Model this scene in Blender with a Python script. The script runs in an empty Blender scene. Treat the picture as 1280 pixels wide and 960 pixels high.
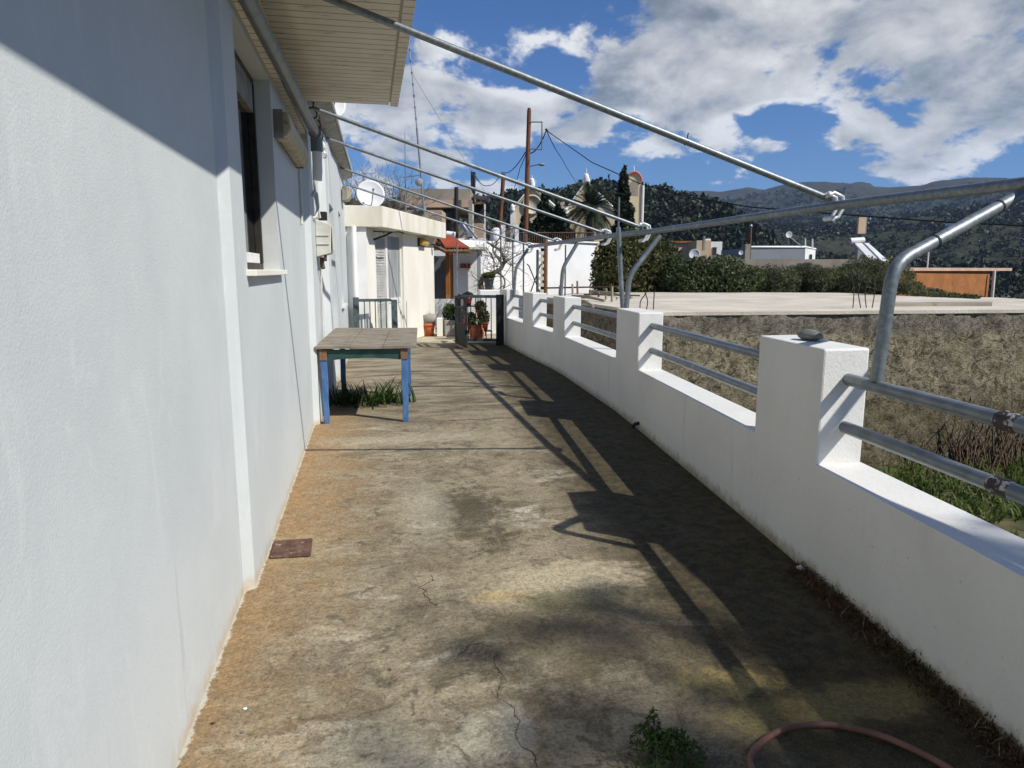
import bpy, bmesh, math, random
import numpy as np
from mathutils import Vector, Matrix, Euler
random.seed(7); rng = np.random.default_rng(11)
C = bpy.context.scene.collection
sc = bpy.context.scene
R = math.radians
# ------------------------------------------------------------------ camera, sky, sun, exposure
YAW = R(11.4); PITCH = math.atan(142/870); CAMZ = 1.5; FPX = 870.0
cam = bpy.data.cameras.new('camera'); co = bpy.data.objects.new('camera', cam); C.objects.link(co)
cam.sensor_width = 36; cam.lens = FPX/1280*36; cam.clip_start = .05; cam.clip_end = 20000
co.location = (0, 0, CAMZ); co.rotation_euler = (math.pi/2 - PITCH, 0, -YAW)
sc.camera = co
SUNV = Vector((.93, -.77, 1.13)).normalized()          # towards the sun
sd = bpy.data.lights.new('sun', 'SUN'); sd.energy = 5.0; sd.angle = R(.53); sd.color = (1, .955, .88)
so = bpy.data.objects.new('sun', sd); C.objects.link(so)
so.rotation_euler = SUNV.to_track_quat('Z', 'Y').to_euler(); so.location = (20, -20, 30)
sc.view_settings.view_transform = 'Standard'; sc.view_settings.look = 'None'
sc.view_settings.gamma = 1; sc.view_settings.use_curve_mapping = False
sc.view_settings.exposure = 0.12
fwd = Vector((math.sin(YAW)*math.cos(PITCH), math.cos(YAW)*math.cos(PITCH), -math.sin(PITCH)))
rgt = Vector((math.cos(YAW), -math.sin(YAW), 0)); upv = rgt.cross(fwd)
HF = Vector((math.sin(YAW), math.cos(YAW), 0))         # horizontal forward
def ray(px, py): return fwd + rgt*((px-640)/FPX) - upv*((py-480)/FPX)
CP = Vector((0, 0, CAMZ))
def onz(px, py, z): r = ray(px, py); return CP + r*((z-CAMZ)/r.z)
def ony(px, py, y): r = ray(px, py); return CP + r*(y/r.y)
def ond(px, py, d): r = ray(px, py); return CP + r*(d/r.dot(HF))
def onp(px, py, a, b):                                  # vertical plane through plan points a, b
    n = Vector((b[1]-a[1], -(b[0]-a[0]), 0)); r = ray(px, py)
    return CP + r*((Vector((a[0], a[1], 0))-CP).dot(n)/r.dot(n))

# ------------------------------------------------------------------ node helper
class G:
    def __init__(s, nt): s.nt = nt
    def n(s, t, **k):
        x = s.nt.nodes.new(t)
        for a, b in k.items(): setattr(x, a, b)
        return x
    def put(s, sock, v):
        if isinstance(v, bpy.types.NodeSocket): s.nt.links.new(v, sock)
        elif isinstance(v, (tuple, list)):
            sock.default_value = tuple(v)+((1,) if sock.type == 'RGBA' and len(v) == 3 else ())
        else: sock.default_value = v
    def m(s, op, a, b=0.0, c=None, clamp=False):
        x = s.n('ShaderNodeMath', operation=op, use_clamp=clamp); s.put(x.inputs[0], a); s.put(x.inputs[1], b)
        if c is not None: s.put(x.inputs[2], c)
        return x.outputs[0]
    def vm(s, op, a, b=(0, 0, 0)):
        x = s.n('ShaderNodeVectorMath', operation=op); s.put(x.inputs[0], a); s.put(x.inputs[1], b)
        return x.outputs['Value'] if op in ('DISTANCE', 'DOT_PRODUCT', 'LENGTH') else x.outputs[0]
    def pos(s): return s.n('ShaderNodeNewGeometry').outputs['Position']
    def sxyz(s, v): x = s.n('ShaderNodeSeparateXYZ'); s.put(x.inputs[0], v); return x.outputs
    def noise(s, v, scale, detail=4, rough=.6, dist=0, lac=2):
        x = s.n('ShaderNodeTexNoise'); s.put(x.inputs['Vector'], v); s.put(x.inputs['Scale'], scale)
        x.inputs['Detail'].default_value = detail; x.inputs['Roughness'].default_value = rough
        x.inputs['Distortion'].default_value = dist; x.inputs['Lacunarity'].default_value = lac
        return x.outputs['Fac']
    def vor(s, v, scale, feature='F1', out='Distance', rnd=1):
        x = s.n('ShaderNodeTexVoronoi', feature=feature); s.put(x.inputs['Vector'], v); x.inputs['Scale'].default_value = scale
        x.inputs['Randomness'].default_value = rnd
        return x.outputs[out]
    def mr(s, v, a, b, c=0, d=1, smooth=True):
        x = s.n('ShaderNodeMapRange', interpolation_type='SMOOTHSTEP' if smooth else 'LINEAR')
        for i, q in enumerate((v, a, b, c, d)): s.put(x.inputs[i], q)
        return x.outputs[0]
    def mix(s, f, a, b, mode='MIX'):
        x = s.n('ShaderNodeMix', data_type='RGBA', blend_type=mode); x.clamp_factor = True
        s.put(x.inputs[0], f); s.put(x.inputs[6], a); s.put(x.inputs[7], b); return x.outputs[2]
    def bump(s, h, strength=.3, dist=.01, nrm=None):
        x = s.n('ShaderNodeBump'); s.put(x.inputs['Height'], h); x.inputs['Strength'].default_value = strength
        x.inputs['Distance'].default_value = dist
        if nrm: s.put(x.inputs['Normal'], nrm)
        return x.outputs[0]
def newmat(name):
    m = bpy.data.materials.new(name); m.use_nodes = True; nt = m.node_tree
    b = nt.nodes['Principled BSDF']; return m, G(nt), b
def mm(name, c1, c2, sc1=4, det=5, bump=.2, bscale=60, bdist=.004, rough=.8, metal=0, lo=.35, hi=.65, c3=None, sc3=1.0, lo3=.55, hi3=.7, spec=.3, stretch=(1, 1, 1)):
    m, g, b = newmat(name); p = g.pos()
    if stretch != (1, 1, 1): p = g.vm('MULTIPLY', p, stretch)
    col = g.mix(g.mr(g.noise(p, sc1, det), lo, hi), c1, c2)
    if c3: col = g.mix(g.mr(g.noise(g.vm('ADD', p, (7, 3, 1)), sc3, 6, .65), lo3, hi3), col, c3)
    g.put(b.inputs['Base Color'], col); b.inputs['Roughness'].default_value = rough; b.inputs['Metallic'].default_value = metal
    b.inputs['Specular IOR Level'].default_value = spec
    if bump: g.put(b.inputs['Normal'], g.bump(g.noise(p, bscale, 4, .6), bump, bdist))
    return m
M = {}
# plaster of the house wall: cool white with roller texture, faint runs
m, g, b = newmat('house_plaster'); p = g.pos(); v = g.vm('MULTIPLY', p, (1, 1, .25))
col = g.mix(g.mr(g.noise(p, 1.3, 5), .35, .7), (.55, .585, .575), (.61, .64, .625))
col = g.mix(g.mr(g.noise(g.vm('MULTIPLY', p, (6, 6, .35)), 1, 5, .6), .60, .78, 0, .45), col, (.47, .495, .50)); col = g.mix(g.mr(g.noise(g.vm('MULTIPLY', p, (1, 2.2, .9)), 2.6, 7, .7, 1.2), .52, .66, 0, .5), col, (.66, .675, .66)); col = g.mix(g.mr(g.noise(g.vm('MULTIPLY', p, (1, 14, .5)), 1, 4, .6, .4), .70, .74, 0, .4), col, (.42, .44, .44))
col = g.mix(g.mr(g.noise(p, 190, 3), .5, .62, 0, .25), col, (.62, .66, .67))
z = g.sxyz(p)[2]
col = g.mix(g.mr(g.m('ADD', z, g.m('MULTIPLY', g.noise(p, 12, 6, .7), -.20)), -.12, -.02, .8, 0), col, (.50, .40, .25))
g.put(b.inputs['Base Color'], col); b.inputs['Roughness'].default_value = .55; b.inputs['Specular IOR Level'].default_value = .35
g.put(b.inputs['Normal'], g.bump(g.m('ADD', g.noise(p, 130, 3, .6), g.m('ADD', g.m('MULTIPLY', g.noise(p, 18, 4), .7), g.m('MULTIPLY', g.noise(p, 4, 3), 1.6))), .24, .005)); M['plaster'] = m
# parapet plaster: warm white
m, g, b = newmat('parapet_plaster'); p = g.pos(); z = g.sxyz(p)[2]
col = g.mix(g.mr(g.noise(p, 1.6, 5), .35, .7), (.75, .745, .71), (.69, .685, .65))
col = g.mix(g.mr(g.noise(g.vm('MULTIPLY', p, (5, 5, .6)), 1, 5), .6, .8, 0, .5), col, (.56, .55, .50)); col = g.mix(g.mr(g.noise(g.vm('MULTIPLY', p, (11, 11, .8)), 1, 5, .6), .63, .75, 0, .3), col, (.48, .46, .40)); col = g.mix(g.mr(g.noise(p, 22, 4, .7), .66, .70, 0, .5), col, (.45, .42, .35))
col = g.mix(g.mr(g.m('ADD', z, g.m('MULTIPLY', g.noise(p, 14, 5), -.16)), -.09, .02, .9, 0), col, (.25, .22, .14))
g.put(b.inputs['Base Color'], col); b.inputs['Roughness'].default_value = .6
g.put(b.inputs['Normal'], g.bump(g.m('ADD', g.noise(p, 70, 4, .6), g.m('ADD', g.m('MULTIPLY', g.noise(p, 9, 3), 1.2), g.m('MULTIPLY', g.noise(p, 2.6, 3), 3.0))), .32, .008)); M['parapet'] = m
M['annex'] = mm('annex_plaster', (.80, .78, .70), (.75, .71, .60), 1.6, 6, .3, 60, .004, .75, c3=(.55, .40, .20), sc3=1.1, lo3=.64, hi3=.8, stretch=(1, 1, .5))
M['fascia'] = mm('stained_fascia', (.76, .73, .64), (.64, .60, .47), 2.5, 6, .3, 50, .004, .8, c3=(.36, .33, .22), sc3=5, lo3=.58, hi3=.8, stretch=(1, 1, .3))
M['white'] = mm('white_plaster', (.82, .82, .80), (.74, .74, .72), 1.2, 5, .2, 50, .004, .7)
M['whitepaint'] = mm('white_paint', (.78, .78, .75), (.68, .67, .62), 5, 5, .1, 40, .002, .45)
M['steel'] = mm('galvanised_steel', (.25, .28, .29), (.17, .195, .205), 40, 4, .06, 80, .001, .48, .55, c3=(.32, .35, .36), sc3=6, spec=.5)
M['steelpaint'] = mm('grey_painted_pipe', (.16, .185, .195), (.22, .25, .26), 12, 5, .12, 90, .001, .38, .3, c3=(.42, .43, .42), sc3=9, lo3=.66, hi3=.7, spec=.5)
M['clamp'] = mm('galvanised_clamp', (.72, .74, .74), (.55, .58, .58), 30, 4, .05, 80, .001, .35, .35)
M['darkmetal'] = mm('dark_green_metal', (.010, .014, .016), (.022, .028, .03), 14, 4, .1, 60, .001, .8, 0, c3=(.2, .16, .13), sc3=11, lo3=.68, hi3=.75)
M['greymetal'] = mm('grey_blue_metal', (.07, .095, .10), (.12, .15, .155), 14, 4, .1, 60, .001, .45, .3)
M['blue'] = mm('worn_blue_paint', (.05, .125, .29), (.085, .18, .37), 18, 5, .35, 50, .003, .6, c3=(.02, .05, .12), sc3=26, lo3=.6, hi3=.68, stretch=(1, 1, .4))
M['tablewood'] = mm('weathered_table_top', (.20, .17, .13), (.30, .26, .205), 3, 6, .5, 30, .004, .85, c3=(.10, .075, .055), sc3=7, lo3=.52, hi3=.66, stretch=(1, 5, 1))
M['greenwood'] = mm('dark_green_apron', (.015, .05, .045), (.03, .08, .07), 9, 5, .2, 50, .002, .6, c3=(.12, .08, .05), sc3=14, lo3=.62, hi3=.68)
M['rawwood'] = mm('raw_wood', (.25, .14, .07), (.14, .08, .045), 7, 5, .3, 40, .003, .75, stretch=(1, 1, .2))
M['polewood'] = mm('creosote_pole', (.12, .05, .028), (.19, .085, .045), 4, 5, .4, 12, .01, .85, stretch=(1, 1, .1))
M['orangewood'] = mm('varnished_wood', (.42, .17, .04), (.30, .11, .03), 5, 5, .1, 30, .002, .45, stretch=(1, 1, .2))
M['plank'] = mm('grey_plank', (.28, .24, .18), (.4, .35, .27), 5, 5, .3, 30, .004, .85, stretch=(.3, .3, 1))
# soffit boards: warm white tongue and groove with mould
m, g, b = newmat('soffit_boards'); p = g.pos(); y = g.sxyz(p)[1]
saw = g.m('FRACT', g.m('MULTIPLY', y, 9.0)); groove = g.m('LESS_THAN', saw, .10)
col = g.mix(g.mr(g.noise(p, 2.2, 6), .35, .7), (.78, .72, .61), (.66, .60, .50))
col = g.mix(g.mr(g.noise(g.vm('MULTIPLY', p, (1, 3, 1)), 5, 6, .7), .56, .72, 0, .75), col, (.22, .17, .11))
col = g.mix(g.m('MULTIPLY', groove, .75), col, (.07, .055, .04))
g.put(b.inputs['Base Color'], col); b.inputs['Roughness'].default_value = .7
g.put(b.inputs['Normal'], g.bump(g.m('SUBTRACT', g.m('MULTIPLY', g.noise(p, 40, 4), .3), groove), .8, .006)); M['soffit'] = m
M['glass'] = mm('dark_window_glass', (.010, .013, .015), (.016, .019, .021), 2, 3, 0, rough=.06, spec=.6)
M['curtain'] = mm('grey_curtain', (.22, .23, .23), (.36, .37, .37), 14, 2, 0, rough=.5, stretch=(1, 1, .05))
M['black'] = mm('black_rubber', (.012, .012, .013), (.022, .021, .02), 10, 3, 0, rough=.6)
M['frame'] = mm('brown_window_frame', (.022, .018, .015), (.04, .033, .026), 10, 3, .1, 60, .001, .5)
M['lampplastic'] = mm('yellowed_lamp_plastic', (.50, .45, .31), (.38, .32, .19), 6, 5, .2, 40, .002, .5, c3=(.13, .09, .05), sc3=11, lo3=.56, hi3=.68)
M['lampbase'] = mm('lamp_base_metal', (.28, .27, .24), (.17, .15, .12), 9, 5, .2, 40, .002, .5)
M['yellowlamp'] = mm('yellow_lamp', (.52, .33, .05), (.36, .22, .04), 12, 3, 0, rough=.3)
M['meter'] = mm('meter_box_plastic', (.66, .66, .60), (.55, .54, .47), 4, 5, .1, 30, .002, .55, c3=(.32, .31, .27), sc3=9, lo3=.62, hi3=.72)
M['rust'] = mm('rusty_iron', (.085, .045, .032), (.15, .085, .06), 22, 5, .6, 60, .003, .85, c3=(.38, .29, .2), sc3=24, lo3=.58, hi3=.66)
M['weld'] = mm('burnt_weld', (.045, .038, .036), (.09, .07, .062), 30, 4, .5, 70, .003, .7, c3=(.5, .48, .46), sc3=26, lo3=.54, hi3=.6)
M['rebar'] = mm('rebar_rust', (.035, .025, .02), (.07, .04, .03), 22, 3, .2, 90, .002, .9)
M['terracotta'] = mm('terracotta', (.50, .15, .06), (.40, .11, .045), 9, 4, .1, 50, .002, .8, c3=(.6, .32, .2), sc3=7, lo3=.6, hi3=.75)
M['rooftile'] = mm('terracotta_tiles', (.55, .13, .05), (.42, .09, .035), 5, 4, .1, 50, .002, .75)
M['redpot'] = mm('red_plastic', (.30, .035, .025), (.22, .03, .02), 9, 4, 0, rough=.5)
M['darkpot'] = mm('dark_plastic', (.03, .04, .05), (.05, .06, .07), 9, 4, 0, rough=.5)
M['concrete'] = mm('cast_concrete', (.36, .35, .32), (.26, .25, .22), 5, 6, .5, 40, .004, .9, c3=(.16, .15, .12), sc3=6, lo3=.58, hi3=.75)
M['soil'] = mm('potting_soil', (.05, .035, .022), (.08, .06, .04), 30, 4, .8, 60, .006, .95)
M['stone'] = mm('grey_green_stone', (.12, .14, .115), (.18, .19, .16), 20, 5, .5, 50, .003, .7)
M['pinkwall'] = mm('pink_render', (.52, .38, .27), (.42, .31, .22), .8, 6, .3, 10, .01, .9, c3=(.28, .24, .19), sc3=.6, lo3=.52, hi3=.7)
M['oldconcrete'] = mm('old_concrete', (.38, .33, .26), (.27, .24, .19), .9, 6, .3, 10, .01, .9, c3=(.2, .18, .14), sc3=1.2, lo3=.55, hi3=.7)
M['church'] = mm('ochre_render', (.66, .56, .38), (.60, .50, .33), .5, 4, .1, 10, .01, .85)
M['cream'] = mm('cream_render', (.68, .52, .34), (.58, .43, .28), .5, 4, .1, 10, .01, .85)
M['orangewall'] = mm('orange_brick_render', (.38, .155, .05), (.29, .115, .038), 2.2, 6, .6, 6, .02, .9, c3=(.20, .09, .04), sc3=5, lo3=.55, hi3=.7)
M['housegrey'] = mm('blue_grey_render', (.30, .32, .34), (.26, .28, .30), .8, 4, .1, 10, .01, .8)
M['pinkedge'] = mm('pink_edge', (.60, .40, .30), (.5, .33, .25), 3, 4, .1, 10, .01, .8)
M['redtrim'] = mm('red_trim', (.55, .17, .15), (.48, .13, .12), 3, 4, 0, rough=.7)
M['darkroom'] = mm('dark_doorway', (.03, .032, .035), (.045, .045, .048), 3, 3, 0, rough=.8)
M['greydoor'] = mm('grey_door', (.085, .09, .095), (.11, .115, .12), 3, 3, .1, 40, .002, .6)
M['wire'] = mm('black_cable', (.012, .012, .012), (.018, .018, .018), 9, 2, 0, rough=.7)
M['antenna'] = mm('antenna_metal', (.22, .24, .26), (.3, .32, .34), 9, 2, 0, rough=.4, metal=.6)
M['hose'] = mm('faded_red_hose', (.21, .105, .075), (.15, .075, .055), 14, 4, .2, 80, .001, .5)
M['dish'] = mm('dish_white', (.70, .71, .70), (.62, .63, .62), 3, 4, 0, rough=.45)
M['solar'] = mm('solar_glass', (.05, .06, .07), (.08, .09, .1), 3, 3, 0, rough=.15, spec=.6)
M['bulb'], g, b = newmat('bulb_glass'); b.inputs['Transmission Weight'].default_value = .85; b.inputs['Roughness'].default_value = .03; b.inputs['Base Color'].default_value = (.95, .95, .95, 1)
def leafmat(name, c1, c2, c3, sc=2.0, trans=.3, big=.6):
    m, g, b = newmat(name); p = g.pos()
    geo = g.n('ShaderNodeNewGeometry')
    col = g.mix(geo.outputs['Random Per Island'], c1, c2)
    col = g.mix(g.mr(g.noise(p, sc, 3), .45, .65, 0, big), col, c3)
    g.put(b.inputs['Base Color'], col); b.inputs['Roughness'].default_value = .55; b.inputs['Specular IOR Level'].default_value = .25
    t = g.n('ShaderNodeBsdfTranslucent'); g.put(t.inputs[0], col); x = g.n('ShaderNodeMixShader'); x.inputs[0].default_value = trans
    g.nt.links.new(b.outputs[0], x.inputs[1]); g.nt.links.new(t.outputs[0], x.inputs[2])
    g.nt.links.new(x.outputs[0], g.nt.nodes['Material Output'].inputs[0]); return m
M['bush'] = leafmat('olive_bush_leaves', (.055, .065, .022), (.15, .15, .055), (.03, .036, .014), 1.2)
M['darkbush'] = leafmat('broad_dark_leaves', (.022, .036, .012), (.09, .115, .045), (.15, .16, .075), 1.5)
M['reed'] = leafmat('grey_green_shrub', (.075, .09, .04), (.18, .185, .09), (.04, .055, .025), .9)
M['weed'] = leafmat('weed_leaves', (.030, .065, .012), (.075, .12, .028), (.03, .06, .012), 6)
M['alleygrass'] = leafmat('alley_grass', (.05, .085, .012), (.12, .15, .03), (.035, .06, .012), 1.5)
M['conifer'] = leafmat('conifer_leaves', (.010, .020, .008), (.03, .046, .018), (.012, .02, .009), .4)
M['palm'] = leafmat('palm_leaves', (.014, .026, .009), (.040, .055, .020), (.028, .034, .012), .3)
M['twig'] = mm('bare_twigs', (.12, .10, .08), (.2, .17, .14), 6, 3, 0, rough=.9)
M['bark'] = mm('bark', (.10, .075, .05), (.16, .125, .09), 6, 5, .5, 20, .01, .9, stretch=(1, 1, .3))
M['litter'] = mm('dead_leaf_litter', (.05, .03, .018), (.12, .08, .05), 20, 4, .6, 60, .005, .95)
M['drygrass'] = mm('dry_stalk', (.36, .27, .15), (.25, .18, .1), 9, 3, 0, rough=.9)

# ------------------------------------------------------------------ mesh helpers
class MB:
    def __init__(s): s.v = []; s.f = []; s.sm = []
    def add(s, vs, fs, smooth=False):
        o = len(s.v); s.v += [Vector(q) for q in vs]; s.f += [tuple(i+o for i in f) for f in fs]; s.sm += [smooth]*len(fs); return s
    def box(s, a, b, mt=None, skip=()):
        x0, y0, z0 = a; x1, y1, z1 = b
        vs = [Vector(q) for q in ((x0,y0,z0),(x1,y0,z0),(x1,y1,z0),(x0,y1,z0),(x0,y0,z1),(x1,y0,z1),(x1,y1,z1),(x0,y1,z1))]
        if mt: vs = [mt @ q for q in vs]
        fs = {'b': (0,3,2,1), 't': (4,5,6,7), 'y0': (0,1,5,4), 'x1': (1,2,6,5), 'y1': (2,3,7,6), 'x0': (3,0,4,7)}
        return s.add(vs, [f for k, f in fs.items() if k not in skip])
    def prism(s, poly, z0, z1):                          # plan polygon, counter-clockwise
        n = len(poly); vs = [(x, y, z0) for x, y in poly]+[(x, y, z1) for x, y in poly]
        fs = [tuple(range(n-1, -1, -1)), tuple(range(n, 2*n))]+[(i, (i+1) % n, n+(i+1) % n, n+i) for i in range(n)]
        return s.add(vs, fs)
    def tube(s, pts, r, n=10, caps=True):
        pts = [Vector(p) for p in pts]; rs = r if isinstance(r, (list, tuple)) else [r]*len(pts); vs = []; fs = []
        up = Vector((0, 0, 1)); t0 = (pts[1]-pts[0]).normalized()
        if abs(t0.dot(up)) > .95: up = Vector((0, 1, 0))
        u = t0.cross(up).normalized()
        for i, p in enumerate(pts):
            t = (pts[min(i+1, len(pts)-1)]-pts[max(i-1, 0)]).normalized()
            u = (u - t*u.dot(t)).normalized(); w = t.cross(u)
            for k in range(n):
                a = 2*math.pi*k/n; vs.append(p+(u*math.cos(a)+w*math.sin(a))*rs[i])
        for i in range(len(pts)-1):
            for k in range(n): fs.append((i*n+k, i*n+(k+1) % n, (i+1)*n+(k+1) % n, (i+1)*n+k))
        s.add(vs, fs, True)
        if caps and n > 2: s.add(vs[:n], [tuple(range(n-1, -1, -1))]); s.add(vs[-n:], [tuple(range(n))])
        return s
    def lathe(s, c, prof, n=24, axis=None):              # prof: (r, z)
        vs = []; fs = []; c = Vector(c); q = axis.to_track_quat('Z', 'Y') if axis else None
        for r, z in prof:
            for k in range(n):
                a = 2*math.pi*k/n; v = Vector((r*math.cos(a), r*math.sin(a), z))
                if q: v = q @ v
                vs.append(c+v)
        for i in range(len(prof)-1):
            for k in range(n): fs.append((i*n+k, i*n+(k+1) % n, (i+1)*n+(k+1) % n, (i+1)*n+k))
        return s.add(vs, fs, True)
    def blob(s, c, r, sub=2, jit=.15, seed=None):
        bm = bmesh.new(); bmesh.ops.create_icosphere(bm, subdivisions=sub, radius=1)
        rd = random.Random(seed); ph = [rd.uniform(0, 6) for _ in range(6)]
        vs = []
        for v in bm.verts:
            p = v.co; k = 1+jit*(math.sin(3*p.x+ph[0])+math.sin(4*p.y+ph[1])+math.sin(3.5*p.z+ph[2])+.5*math.sin(8*p.x+ph[3])*math.sin(7*p.y+ph[4]))/2.2
            vs.append(Vector(c)+Vector((p.x*r[0], p.y*r[1], p.z*r[2]))*k)
        s.add(vs, [tuple(v.index for v in f.verts) for f in bm.faces], True); bm.free(); return s
    def build(s, name, mat, parent=None, origin=None, bevel=0):
        inv = Matrix.Identity(4)
        if parent: inv = wmat(parent).inverted()
        elif origin is not None: inv = Matrix.Translation(-Vector(origin))
        me = bpy.data.meshes.new(name); me.from_pydata([inv @ v for v in s.v], [], s.f)
        me.polygons.foreach_set('use_smooth', s.sm); me.materials.append(mat); me.update()
        o = bpy.data.objects.new(name, me); C.objects.link(o)
        if parent: o.parent = parent
        elif origin is not None: o.location = origin
        if bevel:
            b = o.modifiers.new('bevel', 'BEVEL'); b.width = bevel; b.segments = 2; b.limit_method = 'ANGLE'; b.angle_limit = R(40)
        return o
def wmat(o):
    m = Matrix.LocRotScale(o.location, o.rotation_euler, o.scale)
    return wmat(o.parent) @ m if o.parent else m
def tag(o, label, cat, group=None, kind=None):
    if label: o['label'] = label
    if cat: o['category'] = cat
    if group: o['group'] = group
    if kind: o['kind'] = kind
    return o
def thing(name, label, cat, loc=(0, 0, 0), rz=0, group=None):
    o = bpy.data.objects.new(name, None); C.objects.link(o); o.location = loc; o.rotation_euler = (0, 0, rz)
    o.empty_display_size = .1
    return tag(o, label, cat, group)
def dup(root, loc, rz=None, label=None):
    r = root.copy(); C.objects.link(r); r.location = loc
    if rz is not None: r.rotation_euler = (0, 0, rz)
    if label: r['label'] = label
    def rec(a, b):
        for ch in list(a.children):
            c = ch.copy(); C.objects.link(c); c.parent = b; rec(ch, c)
    rec(root, r); return r
def struct(o): o['kind'] = 'structure'; return o
def fastmesh(name, V, F, mat, parent=None, origin=None, smooth=False):   # V (n,3) F (m,k)
    if parent: inv = np.array(wmat(parent).inverted()); V = V @ inv[:3, :3].T + inv[:3, 3]
    elif origin is not None: V = V - np.array(origin)
    me = bpy.data.meshes.new(name); k = F.shape[1]
    me.vertices.add(len(V)); me.vertices.foreach_set('co', V.astype(np.float32).ravel())
    me.loops.add(F.size); me.loops.foreach_set('vertex_index', F.astype(np.int32).ravel())
    me.polygons.add(len(F)); me.polygons.foreach_set('loop_start', np.arange(0, F.size, k, dtype=np.int32))
    me.polygons.foreach_set('use_smooth', np.full(len(F), smooth)); me.materials.append(mat); me.update(calc_edges=True)
    o = bpy.data.objects.new(name, me); C.objects.link(o)
    if parent: o.parent = parent
    elif origin is not None: o.location = origin
    return o
def leaves(cen, size, aspect=.5, upbias=0, dirs=None):
    n = len(cen)
    a = rng.normal(size=(n, 3)) if dirs is None else dirs+rng.normal(size=(n, 3))*.35
    a[:, 2] += upbias; a /= np.linalg.norm(a, axis=1)[:, None]
    b = np.cross(a, rng.normal(size=(n, 3))); b /= np.linalg.norm(b, axis=1)[:, None]
    s = (size*rng.uniform(.6, 1.4, n))[:, None]
    V = np.stack([cen-a*s, cen+b*s*aspect, cen+a*s, cen-b*s*aspect], 1).reshape(-1, 3)
    return V, np.arange(4*n).reshape(n, 4)
def clumps(blobs, n):                                    # points near the shells of ellipsoids (c, r)
    w = np.array([r[0]*r[1]+r[1]*r[2]+r[0]*r[2] for c, r in blobs]); w = w/w.sum(); out = []
    for (c, r), q in zip(blobs, w):
        k = max(4, int(n*q)); d = rng.normal(size=(k, 3)); d /= np.linalg.norm(d, axis=1)[:, None]
        rad = rng.uniform(.35, 1.08, k)**.6
        out.append(np.array(c)+d*np.array(r)*rad[:, None])
    return np.concatenate(out)

# ------------------------------------------------------------------ sky with clouds
w = bpy.data.worlds.new('World'); sc.world = w; w.use_nodes = True; g = G(w.node_tree); nt = w.node_tree
bgn = nt.nodes['Background']
sky = g.n('ShaderNodeTexSky', sky_type='NISHITA'); sky.sun_disc = False
sky.sun_elevation = math.asin(SUNV.z); sky.sun_rotation = math.atan2(SUNV.x, SUNV.y)
sky.air_density = 1.0; sky.dust_density = .25; sky.ozone_density = 2.6; sky.altitude = 500
d = g.n('ShaderNodeTexCoord').outputs['Generated']; dx, dy, dz = g.sxyz(d)
den = g.m('ADD', g.m('MAXIMUM', dz, 0.0), .42)
cmb = g.n('ShaderNodeCombineXYZ'); g.put(cmb.inputs[0], g.m('DIVIDE', dx, den)); g.put(cmb.inputs[1], g.m('DIVIDE', dy, den)); g.put(cmb.inputs[2], .3)
P = cmb.outputs[0]
CL = [(1000, -60, .50, .30), (1230, -20, .30, .26), (820, 60, .16, .34), (760, 30, .12, .22), (900, 95, .14, .30), (960, 60, .18, .24), (1100, 45, .24, .26), (850, 110, .08, .2),
      (1180, 150, .13, .34), (1090, 170, .09, .28), (1265, 140, .14, .34), (1130, 200, .08, .22), (1190, 95, .07, .18),
      (540, 125, .12, .27), (610, 140, .10, .22), (690, 155, .10, .30), (430, 120, .2, .3), (745, 125, .06, .18), (730, 170, .06, .2),
      (835, 180, .07, .24), (920, 195, .07, .30), (970, 185, .05, .2), (540, 215, .12, .28), (470, 225, .12, .25), (590, 45, .08, .22), (660, 55, .05, .14), (500, 40, .08, .16)]
GAP = [(950, 145, .06, .30), (1000, 150, .07, .34), (1010, 190, .05, .2), (650, -10, .14, .42), (560, 20, .08, .3), (620, 90, .05, .3), (1060, 60, .03, .12), (700, 200, .05, .25), (700, 90, .05, .2), (830, 228, .09, .25), (640, 205, .07, .25), (720, 225, .08, .25), (1010, 222, .06, .2), (560, 168, .04, .22), (560, 85, .04, .2), (1040, 110, .04, .1), (790, 150, .04, .12)]
def field(sh):
    acc = None
    for lst, sg in ((CL, 1), (GAP, -1)):
        for px, py, s, wt in lst:
            r = ray(px, py).normalized(); c = (r.x, r.y, r.z*1.9)
            dist = g.vm('DISTANCE', g.vm('MULTIPLY', g.vm('ADD', d, sh), (1, 1, 1.9)), c)
            t = g.mr(dist, 0, s*1.25, wt*sg, 0); acc = t if acc is None else g.m('ADD', acc, t)
    return acc
bl = g.m('MINIMUM', field((0, 0, 0)), .42)
def fbm(off): return g.noise(g.vm('ADD', P, off), 4.3, 9, .58, .25)
off = g.vm('ADD', P, (0, 0, 0))
f1 = fbm((0, 0, 0)); f2 = fbm((.07, -.055, .0))
f3 = g.noise(P, 13, 8, .62, .2)
f1b = g.m('ADD', f1, g.m('MULTIPLY', g.m('SUBTRACT', f3, .5), .42))
dens = g.m('ADD', g.m('MULTIPLY', g.m('SUBTRACT', f1b, .5), 2.1), g.m('SUBTRACT', bl, .17))
alpha = g.mr(dens, -.04, .20)
thick = g.mr(g.m('ADD', g.m('MULTIPLY', g.m('SUBTRACT', f1, .5), 1.1), g.m('SUBTRACT', bl, .17)), .05, .42)
lit = g.m('MULTIPLY', g.m('SUBTRACT', f1, f2), 2.3)
br = g.m('ADD', g.m('SUBTRACT', .93, g.m('MULTIPLY', thick, .50)), lit)
br = g.m('ADD', br, g.m('MULTIPLY', g.m('SUBTRACT', f3, .5), .28))
br = g.m('MAXIMUM', g.m('MINIMUM', br, 1.0), .27)
hue = g.mr(br, .26, .70)
cc = g.mix(hue, (.80, .90, 1.05), (1.0, 1.0, 1.0))
ccs = g.n('ShaderNodeVectorMath', operation='SCALE'); g.put(ccs.inputs[0], cc); g.put(ccs.inputs['Scale'], g.m('MULTIPLY', br, 15.2))
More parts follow.
